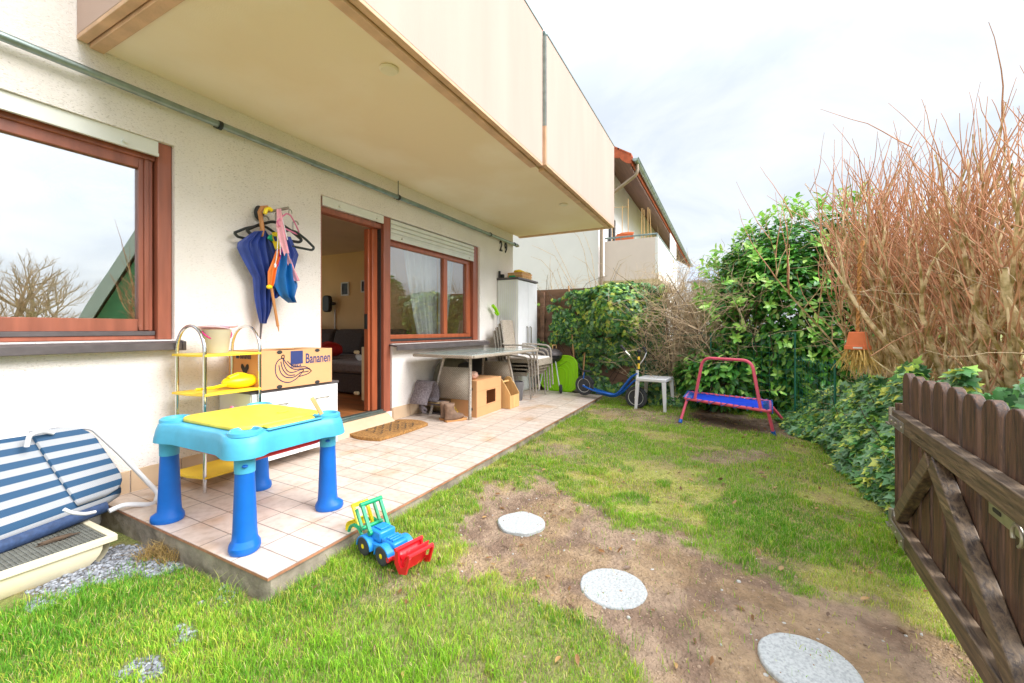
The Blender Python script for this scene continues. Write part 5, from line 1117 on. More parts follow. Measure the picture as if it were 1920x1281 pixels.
# ================================================================== COAT HOOK WITH UMBRELLAS
def wy(px, py, y=-.12): return W(px, py, Y=y)
HK = thing('coat_hook', 'black and chrome swivel arm hook screwed to the white wall', 'hook', (2.0, 0, 1.9))
mb = MB(); a = wy(486, 400, -.02); mb.ell(a, (.04, .02, .06), 16, 10); mb.build('bracket', 'black_plastic', HK)
mb = MB(); mb.tube([wy(486, 398, -.03), wy(515, 395, -.14), wy(541, 390, -.25)], .012, 8); mb.build('arm', 'steel', HK)
def hanger(lab, x, z, y, w, mat_, rot, thick=.010, hookz=.09):
    t = thing('coat_hanger', lab, 'coat hanger', (x, y, z), rz=rot, group='hangers on the wall hook'); mb = MB()
    mb.tube(rounded([(-w/2, 0, -.10), (-w*.30, 0, -.045), (-.03, 0, 0), (.03, 0, 0), (w*.30, 0, -.045), (w/2, 0, -.10), (w/2-.02, 0, -.125), (-w/2+.02, 0, -.125), (-w/2, 0, -.10)], .02, 4), thick, 6); mb.build('frame', mat_, t, local=True)
    mb = MB(); mb.tube([(0, 0, 0), (0, 0, hookz-.03)]+[(.025-.025*math.cos(a), 0, hookz-.03+.025*math.sin(a)) for a in [PI*k/8 for k in range(9)]], thick*.6, 6); mb.build('hook', 'steel', t, local=True)
    return t
hanger('wide dark grey clothes hanger nearest the camera on the hook', 2.09, 1.84, -.10, .42, 'black_plastic', -.12, .012)
hanger('dark grey clothes hanger hanging low to the left behind the navy umbrella', 2.02, 1.80, -.05, .46, 'zinc_dark', .12)
hanger('dark clothes hanger hanging low on the right side of the hook', 2.2, 1.79, -.15, .40, 'zinc_dark', .02)
hanger('thin pink clothes hanger on the tip of the hook', 2.13, 1.90, -.20, .34, 'pink', .5, .006, .05)
def cloth_poly(name, rows, mat_, parent, y0, thick=.05, folds=4):
    # rows: (z-ordered) list of (pxL, pxR, py) at depth y0, inflated fold surface front and back
    mb = MB(); L_ = [wy(r[0], r[2], y0) for r in rows]; R_ = [wy(r[1], r[2], y0) for r in rows]; m = len(rows)-1
    def f(sg):
        def g(u, v):
            k = v*m; i = min(int(k), m-1); t = k-i; l = L_[i].lerp(L_[i+1], t); r = R_[i].lerp(R_[i+1], t); p = l.lerp(r, u)
            p.y = y0-sg*thick*math.sin(PI*u)*(.65+.35*math.cos(u*folds*2*PI+v*2)) if sg > 0 else y0+.01*math.sin(PI*u); return tuple(p)
        return g
    mb.sheet(f(1), 36, 16); mb.sheet(f(-1), 36, 16); return mb.build(name, mat_, parent)
UM = thing('umbrella', 'half furled navy blue umbrella with a wooden crook handle on the hook', 'umbrella', (2.0, -.12, 1.0), group='umbrellas on the wall hook')
cloth_poly('canopy', [(476, 498, 434), (441, 519, 458), (451, 520, 480), (463, 520, 502), (474, 519, 522), (476, 514, 555), (481, 509, 582), (487, 494, 607)], 'navy', UM, -.10, .06, 5)
mb = MB(); mb.tube([wy(490, 606, -.11), wy(488, 636, -.11)], [.009, .006], 8); mb.build('tip', 'dark_sill', UM)
mb = MB(); mb.tube([wy(494, 444, -.13), wy(490, 415, -.13), wy(487, 398, -.13), wy(491, 390, -.13), wy(500, 389, -.13), wy(506, 395, -.13)], .016, 8); mb.build('handle', 'umb_wood', UM)
UM2 = thing('umbrella', 'second navy umbrella behind the drawstring bag with a long wooden tip', 'umbrella', (2.15, -.16, 1.1), group='umbrellas on the wall hook')
cloth_poly('canopy', [(500, 545, 444), (512, 560, 478), (508, 548, 520), (505, 525, 555), (508, 514, 560)], 'navy', UM2, -.15, .05, 4)
mb = MB(); mb.tube([wy(509, 540, -.19), wy(521, 612, -.19)], .010, 8); mb.tube([wy(521, 611, -.19), wy(523, 622, -.19)], [.007, .002], 8); mb.build('shaft', 'umb_wood', UM2)
UM3 = thing('umbrella', 'small furled child\'s umbrella in orange, pink and yellow', 'umbrella', (2.1, -.2, 1.5), group='umbrellas on the wall hook')
cloth_poly('canopy', [(517, 524, 470), (512, 522, 485), (502, 519, 510), (502, 514, 530), (502, 510, 537)], 'orange_cloth', UM3, -.20, .04, 3)
cloth_poly('stripe', [(519, 526, 468), (518, 524, 485), (514, 520, 500)], 'magenta', UM3, -.21, .035, 2)
mb = MB(); mb.ell(wy(505, 538, -.22), (.022, .02, .016), 12, 8); mb.tube([wy(521, 472, -.2), wy(524, 462, -.2)], .012, 8); mb.tube([wy(497, 401, -.2), wy(499, 393, -.2), wy(505, 391, -.2), wy(510, 395, -.2)], .014, 8); mb.build('cap', 'yellow_plastic', UM3)
cl = cloth_poly('yellow_cloth', [(510, 520, 436), (510, 530, 450), (516, 526, 468)], 'yellow_plastic', None, -.165, .03, 2); tag(cl, 'crumpled yellow cloth tucked between hangers and navy umbrella', 'cloth')
cl = cloth_poly('green_cloth', [(504, 511, 441), (501, 511, 447), (509, 512, 452)], 'green_plastic', None, -.168, .02, 2); tag(cl, 'scrap of bright green cloth above the navy umbrella', 'cloth')
DB = thing('drawstring_bag', 'shiny blue drawstring bag with white cords hanging from the hook', 'bag', (2.25, -.22, 1.2))
cloth_poly('sack', [(524, 537, 476), (519, 546, 495), (513, 553, 520), (514, 559, 535), (525, 552, 556), (540, 549, 568)], 'blue_nylon', DB, -.21, .075, 3)
mb = MB(); mb.tube([wy(521, 420, -.23), wy(521, 450, -.25), wy(519, 480, -.26), wy(516, 497, -.27)], .003, 5); mb.tube([wy(524, 425, -.23), wy(525, 455, -.25), wy(526, 478, -.26)], .003, 5); mb.tube([wy(530, 412, -.26), wy(539, 450, -.27)], .004, 5); mb.ell(wy(516, 498, -.28), (.009, .008, .018), 8, 6); mb.build('cord', 'white_plastic', DB)
sc_ = cloth_poly('scarf', [(518, 527, 392), (519, 530, 410), (517, 533, 422), (523, 537, 450), (533, 543, 480), (545, 553, 510), (551, 562, 527)], 'pink_cloth', None, -.25, .03, 2); tag(sc_, 'pale pink scarf draped from the tip of the hook', 'scarf')

# ================================================================== DOORMAT
DM = thing('doormat', 'brown coir doormat with a dark line pattern before the patio door', 'doormat', (3.12, -.28, 0))
O = []
for k in range(21): t = k/20; O.append((2.80+.68*t, -.50-.0*t-.02*math.sin(PI*t)))
for k in range(1, 12): t = k/12; O.append((3.48+.07*math.sin(PI*t), -.50+.40*t))
for k in range(21): t = k/20; O.append((3.48-.68*t, -.10+.02*math.sin(PI*t)))
for k in range(1, 12): t = k/12; O.append((2.80-.05*math.sin(PI*t), -.10-.40*t))
mb = MB(); mb.prism(O, -.008, .022); mt_ = mb.build('mat', 'coir', DM, bevel=.004)
mb = MB()
for k in range(7):
    for s_ in range(9):
        xa = 2.92+s_*.055; ya = -.44+k*.048; d_ = .02 if (s_+k) % 2 else -.02
        if random.random() < .86: put_line(mb, [(xa, ya), (xa+.045, ya+d_)], .012, (0, 0, .0235), (1, 0, 0), (0, 1, 0))
mb.build('line_pattern', 'coir_dark', mt_)

# ================================================================== DECK LOUNGER ON THE LIGHT WELL
LG = thing('folding_lounger', 'folded garden lounger of blue and white striped mesh leaning on the wall', 'lounger', (.5, -.3, -.05))
tl, tr_, br_, bl = Vector((-.75, -.09, .47)), Vector((1.00, -.085, .455)), Vector((1.15, -.24, .055)), Vector((-.75, -.63, -.02))
def surf(u, v, lift=0):
    a = tl.lerp(tr_, u); b = bl.lerp(br_, u); p = a.lerp(b, v)
    nrm_ = Vector((0, -.75, .55)).normalized(); 
    sag = .05*math.sin(PI*v)*(.6+.4*math.sin(u*5)); return p+nrm_*(lift-sag*.5)
def panel(name, u0, u1, v0, v1, lift, thick, off, parent, rad=.09):
    nu, nv = 40, 24; V = []; Fq = []; st_ = []
    for side in (1, 0):
        for j in range(nv+1):
            v = j/nv; 
            for i in range(nu+1):
                u = i/nu; uu = u0+(u1-u0)*u; vv = v0+(v1-v0)*v
                # rounded right corners
                cut = 0; dv = min(v, 1-v)*(v1-v0)*.5
                if dv < rad: cut = rad-math.sqrt(max(rad*rad-(rad-dv)**2, 0))
                uu = u0+(uu-u0)*(1-cut/1.9*1.0/(u1-u0)) if u1 > .9 else uu
                e_ = min(v, 1-v, (1-u)*3 if u1 > .9 else 1, 1)*6; e_ = min(e_, 1); 
                p = surf(uu, vv, lift+(thick if side else -thick*.3)*math.sqrt(1-(1-e_)**2)); V.append(tuple(p)); st_.append(off+vv*6.6*(1.0+.05*uu))
    b0 = (nu+1)*(nv+1)
    for s_ in (0, 1):
        for j in range(nv):
            for i in range(nu): q = s_*b0+j*(nu+1)+i; Fq.append((q, q+1, q+nu+2, q+nu+1))
    for i in range(nu): Fq.append((i, i+1, b0+i+1, b0+i)); q = nv*(nu+1)+i; Fq.append((q, q+1, b0+q+1, b0+q))
    for j in range(nv): q = j*(nu+1); Fq.append((q, q+nu+1, b0+q+nu+1, b0+q)); q += nu; Fq.append((q, q+nu+1, b0+q+nu+1, b0+q))
    me = bpy.data.meshes.new(name); iv = ROOTM[parent.name].inverted(); me.from_pydata([tuple(iv @ Vector(p)) for p in V], [], Fq); me.materials.append(M['stripe'])
    at = me.attributes.new('st', 'FLOAT', 'POINT'); at.data.foreach_set('value', st_); me.polygons.foreach_set('use_smooth', [True]*len(Fq))
    o = bpy.data.objects.new(name, me); link(o, parent); return o
panel('bed_fabric', 0, .985, .0, 1.0, 0, .028, .55, LG); panel('headrest_flap', .872, .995, -.01, .93, .035, .016, .05, LG, .12)
mb = MB(); mb.tube([surf(.0, 1.02, -.02), surf(.5, 1.02, -.02), surf(.93, 1.0, -.02)], .035, 12); M['roll'] = mat('navy_mesh_edge', L(52, 74, 112), .7, vs=60, var=.3); mb.build('edge_roll', 'roll', LG)
mb = MB(); q0 = W(170, 810, Y=-.06); mb.tube(rounded([(-.7, -.05, .44), (.93, -.05, .455), (1.03, -.05, .445), W(225, 850, Y=-.10), W(297, 925, Y=-.20), W(290, 946, Y=-.33), W(232, 946, Y=-.30), (1.02, -.30, .02)], .035), .013, 12); mb.build('frame_tube', 'white_plastic', LG)
mb = MB(); mb.tube(rounded([W(50, 838, Y=-.19), W(55, 815, Y=-.19), W(80, 808, Y=-.17), W(100, 812, Y=-.15)], .02), .010, 10); mb.build('arm_tube', 'white_plastic', LG)
mb = MB(); mb.tube(rounded([W(120, 955, Y=-.47), W(135, 962, Y=-.47), W(160, 964, Y=-.45), W(178, 960, Y=-.42)], .02), .008, 10); mb.build('arm_tube', 'white_plastic', LG)
LW = thing('light_well', 'cream plastic cellar light well with a metal grating below the striped lounger', 'light well', (.3, -.3, -.15))
mb = MB(); mb.box(-.6, .95, -.60, -.572, -.035, -.005); mb.box(-.6, .95, -.028, -.001, -.035, -.005); mb.box(.922, .95, -.572, -.028, -.035, -.005); mb.build('rim', 'cream_plastic', LW, bevel=.004)
mb = MB(); mb.sheet(lambda u, v: (-.6+1.5*u-.16*v*v*(u > .95), -.585+.13*v**2.2, -.036-.18*v), 20, 8); mb.sheet(lambda u, v: (.925-.14*v**2.2, -.585+.13*v**2.2*(1-u)+.58*u, -.036-.18*v), 8, 8); mb.build('basin', 'cream_plastic', LW)
mb = MB()
for k in range(100): x_ = -.58+k*.0152; mb.box(x_, x_+.004, -.57, -.03, -.022, -.008)
for k in range(26): y_ = -.565+k*.0208; mb.box(-.595, .92, y_, y_+.004, -.019, -.009)
mb.build('grating', 'grate', LW)
mb = MB()
mb.ell(W(110, 1010, Z=.0), (.08, .012, .01), 8, 6, 0, .4); tag(mb.build('bark_piece', 'bark_dark'), 'dark strip of bark lying on the grating under the lounger', 'bark')

# ================================================================== TOY TRACTOR (local: +x forwards, towards the red bucket)
pr_, pf_ = W(680, 1043, Z=-.09), W(716, 1062, Z=-.085); ang = math.atan2(pf_.y-pr_.y, pf_.x-pr_.x)
TR = thing('toy_tractor', 'toy tractor loader, blue body, green cab frame, red front bucket, yellow rear shovel', 'toy tractor', (pr_.x+.03, pr_.y+.02, -.088), rz=ang)
wb = (pf_-pr_).length; LL = wb
TR.location = (pr_.x, pr_.y, -.088); ROOTM[TR.name] = Matrix.Translation(TR.location) @ Matrix.Rotation(ang, 4, 'Z')
SC = LL/.122
def q(*a): return tuple(c*SC for c in a)
def B_(mb, x0, x1, y0, y1, z0, z1): mb.box(x0*SC, x1*SC, y0*SC, y1*SC, z0*SC, z1*SC)
mb = MB(); B_(mb, -.03, .15, .015, .105, .028, .058); B_(mb, .0, .075, .025, .095, .059, .098); B_(mb, .076, .155, .028, .092, .059, .080); mb.build('body', 'toy_blue', TR, bevel=.006*SC, local=True)
for y0, y1 in ((.0, .030), (.090, .120)):
    for xc in (0., .115):
        mb = MB(); R0, R1 = .040*SC, .047*SC; O = [(xc*SC+R1*math.cos(a), .028*SC+R1*math.sin(a)) for a in [PI*k/10 for k in range(11)]]+[(xc*SC+R0*math.cos(a), .028*SC+R0*math.sin(a)) for a in [PI-PI*k/10 for k in range(11)]]
        mb.prism(O, y0*SC, y1*SC, 'y'); mb.build('mudguard', 'toy_blue', TR, bevel=.002, local=True)
        mb = MB(); yc = (y0-.001)*SC if y0 < .05 else (y1+.001)*SC; dr_ = -1 if y0 < .05 else 1
        mb.lathe([(.0245*SC, -.024*SC), (.032*SC, -.024*SC), (.036*SC, -.018*SC), (.036*SC, -.004*SC), (.031*SC, 0), (.0255*SC, 0)], (xc*SC, yc, .036*SC), 26, (0, dr_, 0)); wl = mb.build('wheel', 'tyre', TR, local=True)
        mb = MB(); mb.lathe([(.0250*SC, -.006*SC), (.0250*SC, -.002*SC), (.018*SC, -.004*SC), (.012*SC, -.001*SC), (.006*SC, .001*SC), (0, .001*SC)], (xc*SC, yc, .036*SC), 20, (0, dr_, 0)); mb.build('rim', 'yellow_plastic', wl, local=True)
mb = MB()
for y_ in (.022, .098): mb.tube([q(.0, y_, .08), q(-.055, y_, .175), q(-.02, y_, .175) if False else q(-.055, y_, .175)], .0065*SC, 8); mb.tube([q(.03, y_, .085), q(.0, y_, .178)], .0065*SC, 8)
mb = MB()
for y_ in (.020, .100):
    mb.beam(q(.02, y_, .085), q(-.035, y_, .178), .012*SC, .010*SC); mb.beam(q(-.035, y_, .085), q(-.075, y_, .15), .010*SC, .010*SC)
    mb.tube([q(-.08+.05*math.cos(a), y_, .035+.05*math.sin(a)) for a in [PI*k/10 for k in range(11)]], .007*SC, 6)
mb.tube([q(.02, .014, .085), q(.02, .106, .085)], .010*SC, 10); mb.tube([q(-.036, .012, .178), q(-.036, .108, .178)], .009*SC, 10); mb.tube([q(-.03, .014, .088), q(-.03, .106, .088)], .008*SC, 10); mb.build('cab_frame', 'green_plastic', TR, local=True)
mb = MB()
for y_ in (.03, .09): mb.beam(q(-.06, y_, .06), q(-.115, y_, .15), .009*SC, .010*SC)
mb.tube([q(-.115, .025, .15), q(-.115, .095, .15)], .007*SC, 8); mb.sheet(lambda u, v: q(-.10-.045*math.sin(PI*v*.9), .015+.09*u, .10-.11*v+.02*math.sin(PI*v)), 6, 8); mb.build('rear_shovel', 'yellow_plastic', TR, local=True, solid=.004)
mb = MB(); mb.tube([q(.155, .0, .035), q(.155, .12, .035)], .010*SC, 10)
for y_ in (.018, .102): mb.beam(q(.155, y_, .035), q(.215, y_, .06), .009*SC, .012*SC)
mb.build('loader_arm', 'red_plastic', TR, local=True)
mb = MB()
mb.sheet(lambda u, v: q(.20+.05*v, .01+.10*u, .005+.10*abs(v-.45)*1.6+.0), 6, 6, smooth=False)
for y_ in (.008, .112):
    O = [(.195, .08), (.19, .035), (.215, .006), (.25, .015), (.272, .075), (.262, .085), (.25, .04), (.225, .028), (.212, .045), (.21, .08)]; mb.prism([(a*SC, b*SC) for a, b in O], (y_-.003)*SC, (y_+.003)*SC, 'y')
mb.tube([q(.266, .006, .08), q(.266, .114, .08)], .006*SC, 8); mb.tube([q(.20, .0, .085), q(.20, .12, .085)], .006*SC, 8); mb.beam(q(.24, .01, .05), q(.266, .03, .08), .006*SC, .008*SC); mb.build('front_bucket', 'red_plastic', TR, local=True, solid=.003)
mb = MB()
for k in range(3): B_(mb, .10+k*.016, .108+k*.016, .035, .085, .0805, .088)
B_(mb, .015, .06, .04, .08, .0985, .104); mb.build('bonnet_detail', 'toy_blue', TR, bevel=.002, local=True)

# ================================================================== GLASS TOPPED RATTAN TABLE
RT_ = thing('garden_table', 'rattan garden table with a frosted glass top under the window', 'table', (4.56, -.49, 0))
tx0, tx1, ty0, ty1 = 3.72, 5.42, -.90, -.11
mb = MB(); mb.box(tx0+.03, tx1-.03, ty0+.03, ty1-.03, .712, .722); mb.build('glass_top', 'frost', RT_, bevel=.003)
mb = MB()
for a, b in (((tx0, ty0), (tx1, ty0)), ((tx1, ty0), (tx1, ty1)), ((tx1, ty1), (tx0, ty1)), ((tx0, ty1), (tx0, ty0))): mb.beam((a[0], a[1], .704), (b[0], b[1], .704), .042, .034)
mb.build('table_rim', 'weave', RT_, bevel=.008)
for (xb, xt, yb, yt) in ((3.94, 4.00, -.72, -.69), (3.94, 4.00, -.17, -.33), (5.10, 4.90, -.74, -.69), (5.10, 4.90, -.17, -.33)):
    mb = MB(); mb.tube([(xb, yb, PS*yb+.001), (xt, yt, .69)], .017, 10); lg = mb.build('leg', 'rattan_tube', RT_)
    mb = MB(); mb.tube([(xb, yb, PS*yb), (xb, yb, PS*yb+.035)], .02, 10); mb.build('foot_cap', 'steel', lg)
for s_ in (0, 1):
    f = (lambda z: 3.94+.06*z/.69) if s_ == 0 else (lambda z: 5.10-.20*z/.69)
    g1 = lambda z: -.72+.03*z/.69; g2 = lambda z: -.17-.16*z/.69; z0, z1 = .20, .56
    mb = MB(); mb.add([(f(z0), g1(z0), z0), (f(z0), g2(z0), z0), (f(z1), g2(z1), z1), (f(z1), g1(z1), z1)], [(0, 1, 2, 3)]); mb.build('woven_panel', 'weave', RT_, solid=.012)
# ================================================================== STACKED CHAIRS
def make_chair():
    t = thing('stacking_chair', 'x', 'chair', (5.74, -.22, 0), group='rattan armchairs stacked by the tall cabinet')
    w = .27
    for sx_ in (-1, 1):
        mb = MB(); x_ = sx_*w; P = rounded([(x_, -.54, .005), (x_, -.50, .60), (x_, -.20, .625), (x_, .02, .62), (x_*.95, .05, .64)], .09, 6); mb.tube(P, .013, 8); mb.build('arm_leg', 'rattan_tube', t, local=True)
        mb = MB(); mb.tube([(x_*.9, .04, .005), (x_*.9, .0, .40), (x_*.85, .10, .98)], .012, 8); mb.build('rear_leg', 'rattan_tube', t, local=True)
    mb = MB(); mb.box(-w+.01, w-.01, -.52, -.01, .395, .415); mb.box(-w+.01, w-.01, -.535, -.521, .33, .425); mb.box(-w-.004, -w+.009, -.48, -.02, .33, .42); mb.box(w-.009, w+.004, -.48, -.02, .33, .42); mb.build('seat', 'weave', t, local=True, bevel=.004)
    mb = MB(); mb.prism([(.0, .42), (.075, .98), (.09, .995), (.09, .97), (.018, .42)], -w*.86, w*.86, 'x'); mb.build('backrest', 'weave', t, local=True, bevel=.004)
    mb = MB(); mb.prism(rrect(-w+.03, w-.03, -.51, -.04, .04), .4155, .445); mb.build('cushion', 'cushion', t, local=True, bevel=.01)
    return t
ch0 = make_chair()
CL = ['rattan armchair at the bottom of the stack, its feet on the tiles', 'second lowest rattan armchair of the stack', 'second highest rattan armchair of the stack', 'topmost rattan armchair of the stack, its whole backrest showing']
for k in range(4):
    c = ch0 if k == 0 else copy_tree(ch0); c.location = (5.74, -.235-.042*k, PS*-.76+.052*k); c['label'] = CL[k]

# ================================================================== TALL CABINET & things on and round it
TC = thing('tall_cabinet', 'tall pale plastic garden cabinet with a grey lid in the corner of the patio', 'cabinet', (6.23, -.19, 0))
mb = MB(); mb.box(5.865, 6.605, -.36, -.005, .0, 1.78); bd = mb.build('body', 'alu_white', TC, bevel=.004)
mb = MB()
for k in range(9): mb.box(5.860, 5.8645, -.345+k*.037, -.322+k*.037, .05, 1.76)
mb.build('side_panel', 'white_plastic', TC, bevel=.001)
for x0, x1 in ((5.868, 6.230), (6.238, 6.602)):
    mb = MB(); mb.box(x0, x1, -.376, -.361, .03, 1.765)
    for k in range(58): mb.box(x0+.012, x1-.012, -.3785, -.3761, .05+k*.0295, .05+k*.0295+.018)
    d_ = mb.build('door', 'white_plastic', TC)
    xm = x1-.06 if x0 < 6 else x0+.06; mb = MB(); mb.tube([(xm, -.385, .74), (xm, -.405, .76), (xm, -.405, 1.02), (xm, -.385, 1.04)], .01, 8); mb.build('handle', 'bag_olive', d_)
mb = MB(); mb.box(5.85, 6.62, -.39, 0, 1.782, 1.815); mb.build('lid', 'dark_sill', TC, bevel=.005)
BK = thing('chip_basket', 'pale woven chip basket on the tall cabinet', 'basket', (6.2, -.25, 1.816))
mb = MB()
for k in range(9):
    for s_ in (0, 1): mb.box(6.05+k*.040, 6.05+k*.040+.034, (-.36, -.10)[s_]-.003+.002*(k % 2), (-.36, -.10)[s_]+.003, 1.817, 1.915)
for k in range(6):
    for s_ in (0, 1): mb.box((6.045, 6.415)[s_]-.003, (6.045, 6.415)[s_]+.003, -.35+k*.042, -.35+k*.042+.036, 1.817, 1.915)
mb.box(6.045, 6.415, -.36, -.10, 1.817, 1.82)
mb.build('wall', 'lt_wood', BK)
mb = MB()
for z_ in (1.85, 1.895): mb.box(6.04, 6.42, -.368, -.364, z_, z_+.018); mb.box(6.036, 6.040, -.364, -.10, z_, z_+.018)
mb.build('band', 'card', BK)
mb = MB(); mb.ell((6.15, -.25, 1.935), (.12, .08, .035), 16, 8, 0, .15); mb.ell((6.28, -.22, 1.945), (.09, .07, .03), 16, 8, 0, .15); tag(mb.build('cloth', 'yellow_shelf', subsurf=1), 'orange yellow cloth heaped in the chip basket', 'cloth')
mb = MB(); mb.tube([(6.36, -.25, 1.94), (6.47, -.30, 1.925)], .03, 10); tag(mb.build('wood_piece', 'bark'), 'short piece of branch sticking out of the chip basket', 'wood')
mb = MB(); mb.box(5.87, 5.90, -.05, -.02, 1.816, 1.93); mb.box(5.91, 5.95, -.09, -.04, 1.816, 1.88); tag(mb.build('small_bottle', 'black_plastic', bevel=.004), 'small dark bottle at the wall on top of the tall cabinet', 'bottle')
mb = MB(); mb.box(5.98, 6.03, -.25, -.15, 1.816, 1.86); tag(mb.build('green_tin', 'green_plastic', bevel=.004), 'small green box left of the chip basket', 'box')
GB = thing('litter_picker', 'lime green handled broom leaning on the wall beside the tall cabinet', 'grabber', (5.8, -.06, 0))
mb = MB(); a, b, c = W(924, 573, Y=-.08), W(934, 590, Y=-.08), W(929, 622, Y=-.06); mb.tube([a, a.lerp(b, .5)+Vector((0, 0, .02)), b], .026, 10); mb.tube([W(928, 586, Y=-.08), W(932, 591, Y=-.08)], .012, 8); mb.build('handle', 'lime', GB)
mb = MB(); mb.tube([b, (c.x-.01, -.05, .02)], .010, 8); mb.build('stick', 'white_plastic', GB)
# kettle barbecue
BQ = thing('barbecue', 'dark grey lidded barbecue on white wheeled legs behind the stacked chairs', 'barbecue', (6.32, -.75, 0))
mb = MB(); mb.ell((6.35, -.70, .55), (.20, .21, .11), 24, 12); bw = mb.build('bowl', 'black_plastic', BQ)
mb = MB(); mb.sheet(lambda u, v: (6.35+.215*math.cos(2*PI*u)*math.cos(v*PI/2)**.7, -.70+.225*math.sin(2*PI*u)*math.cos(v*PI/2), .575+.115*math.sin(v*PI/2)), 28, 8); mb.build('lid', 'dark_sill', BQ)
mb = MB(); mb.tube(rounded([(6.25, -.80, .68), (6.25, -.80, .74), (6.42, -.80, .74), (6.42, -.80, .68)], .02), .008, 6); mb.build('lid_handle', 'lt_wood', BQ)
for a, b in (((6.28, -.66, .48), (6.20, -.58, .0)), ((6.44, -.66, .48), (6.52, -.58, .0)), ((6.28, -.84, .48), (6.24, -.92, .09)), ((6.44, -.84, .48), (6.50, -.92, .09))):
    mb = MB(); mb.tube([a, b], .009, 8); mb.build('leg', 'white_plastic', BQ)
for x_ in (6.22, 6.52):
    mb = MB(); mb.lathe([(.03, -.02), (.062, -.02), (.07, -.012), (.07, .012), (.062, .02), (.03, .02)], (x_, -.95, .055), 22, (.45, -.9, 0)); wl = mb.build('wheel', 'tyre', BQ); mb = MB(); mb.lathe([(.0, -.014), (.045, -.016), (.045, .0225), (.04, .0225), (.02, .016), (0, .02)], (x_, -.95, .055), 18, (.45, -.9, 0)); mb.build('rim', 'white_plastic', wl)
# lime sledge
SG = thing('sledge', 'lime green plastic sledge standing upright against the fence', 'sledge', (6.55, -.85, -.01))
def sx(u, v): return (6.56+.10*v, -.55-.62*u, -.01+.60*v)
mb = MB(); O = [(-.55-.60*a-.0, b) for a, b in []]
O = rrect(-1.15, -.52, -.01, .56, .16); mb.prism(O, 6.43, 6.445, 'x'); rim = MB()
rim.tube([(6.437, a, b) for a, b in O], .016, 8, closed=True)
for ins in (.07, .13, .19): rim.tube([(6.428, a, b) for a, b in rrect(-1.15+ins, -.52-ins, .0, .56-ins, max(.16-ins*.4, .04))], .006, 6, closed=True)
mb.build('tray', 'lime', SG); rim.build('rim', 'lime', SG)
# broom handles at the fence
for (a, b, lab) in ((W(1066, 536, X=6.72), W(1079, 712, X=6.5), 'long pale broom handle leaning against the ivy fence'), (W(1098, 640, X=6.66), W(1093, 706, X=6.55), 'shorter wooden handle leaning on the fence behind the scooter saddle')):
    t = thing('broom', lab, 'broom', (b.x, b.y, b.z), group='broom handles against the fence'); mb = MB(); mb.tube([a, b], .0135, 8); mb.build('handle', 'broom', t)
    c = b+(b-a).normalized()*.12; mb = MB(); mb.tube([b, c], [.014, .02], 8); mb.ell(c+Vector((0, -.03, -.05)), (.05, .12, .05), 12, 8); mb.build('head', 'bag_olive', t)

# ================================================================== UNDER THE TABLE
CR = thing('carton', 'tall brown cardboard carton with a square hole, standing under the glass table', 'cardboard box', (4.35, -.55, 0))
X0, X1, Y0_, Y1_, ZB, ZT = 4.06, 4.645, -.735, -.38, -.012, .405; mb = MB(); hx0, hx1, hz0, hz1 = 4.28, 4.50, .11, .27
for a in ((X0, hx0, ZB, ZT), (hx1, X1, ZB, ZT), (hx0, hx1, ZB, hz0), (hx0, hx1, hz1, ZT)): mb.box(a[0], a[1], Y0_, Y0_+.008, a[2], a[3])
mb.box(X0, X0+.008, Y0_+.008, Y1_, ZB, ZT); mb.box(X1-.008, X1, Y0_+.008, Y1_, ZB, ZT); mb.box(X0+.008, X1-.008, Y1_-.008, Y1_, ZB, ZT); mb.box(X0+.008, X1-.008, Y0_+.008, Y1_-.008, ZT-.008, ZT); mb.box(X0+.008, X1-.008, Y0_+.008, Y1_-.008, ZB, ZB+.008); mb.build('body', 'card', CR)
mb = MB(); put_line(mb, [(4.06, .28), (4.645, .285)], .002, (0, Y0_-.001, 0), (1, 0, 0), (0, 0, 1)); put_line(mb, [(4.06, .095), (4.645, .10)], .002, (0, Y0_-.001, 0), (1, 0, 0), (0, 0, 1)); mb.build('fold_line', 'card_in', CR)
mb = MB()
for z_ in (.31, .08): mb.add([(X0-.001, -.66+.022*math.cos(a), z_+.022*math.sin(a)) for a in [2*PI*k/14 for k in range(14)]], [tuple(range(14))])
mb.add([(X0-.001, -.46+.04*math.cos(a), .2+.02*math.sin(a)) for a in [2*PI*k/14 for k in range(14)]], [tuple(range(14))]); mb.build('hand_hole', 'rubber', CR)
mb = MB(); mb.ell((4.37, -.52, .17), (.17, .13, .09), 16, 10, 0, .08); tag(mb.build('packing_paper', 'white_print'), 'pale crumpled packing paper inside the tall carton', 'paper')
mb = MB(); mb.ell((4.20, -.60, .452), (.075, .06, .045), 12, 9, 0, .16); tag(mb.build('rock', 'stone_pink'), 'rough pinkish rock lying on top of the tall carton', 'rock')
TX = thing('wooden_tool_box', 'open wooden carry box with a round handle bar beside the carton', 'tool box', (4.8, -.7, 0))
for x0 in (4.69, 4.94):
    mb = MB(); O = [(-.84, -.012), (-.56, -.012), (-.56, .16), (-.60, .30)]+[(-.68+.06*math.cos(a), .31+.06*math.sin(a)) for a in [PI*k/8 for k in range(9)]]+[(-.76, .30), (-.84, .17)]; mb.prism(O, x0, x0+.012, 'x'); mb.build('end_board', 'lt_wood', TX, bevel=.002)
mb = MB(); mb.box(4.702, 4.94, -.84, -.828, -.012, .15); mb.box(4.702, 4.94, -.572, -.56, -.012, .15); mb.box(4.702, 4.94, -.828, -.572, -.012, 0); mb.build('side_board', 'lt_wood', TX)
mb = MB(); mb.tube([(4.66, -.68, .31), (4.97, -.68, .31)], .015, 10); mb.build('handle_bar', 'lt_wood', TX)
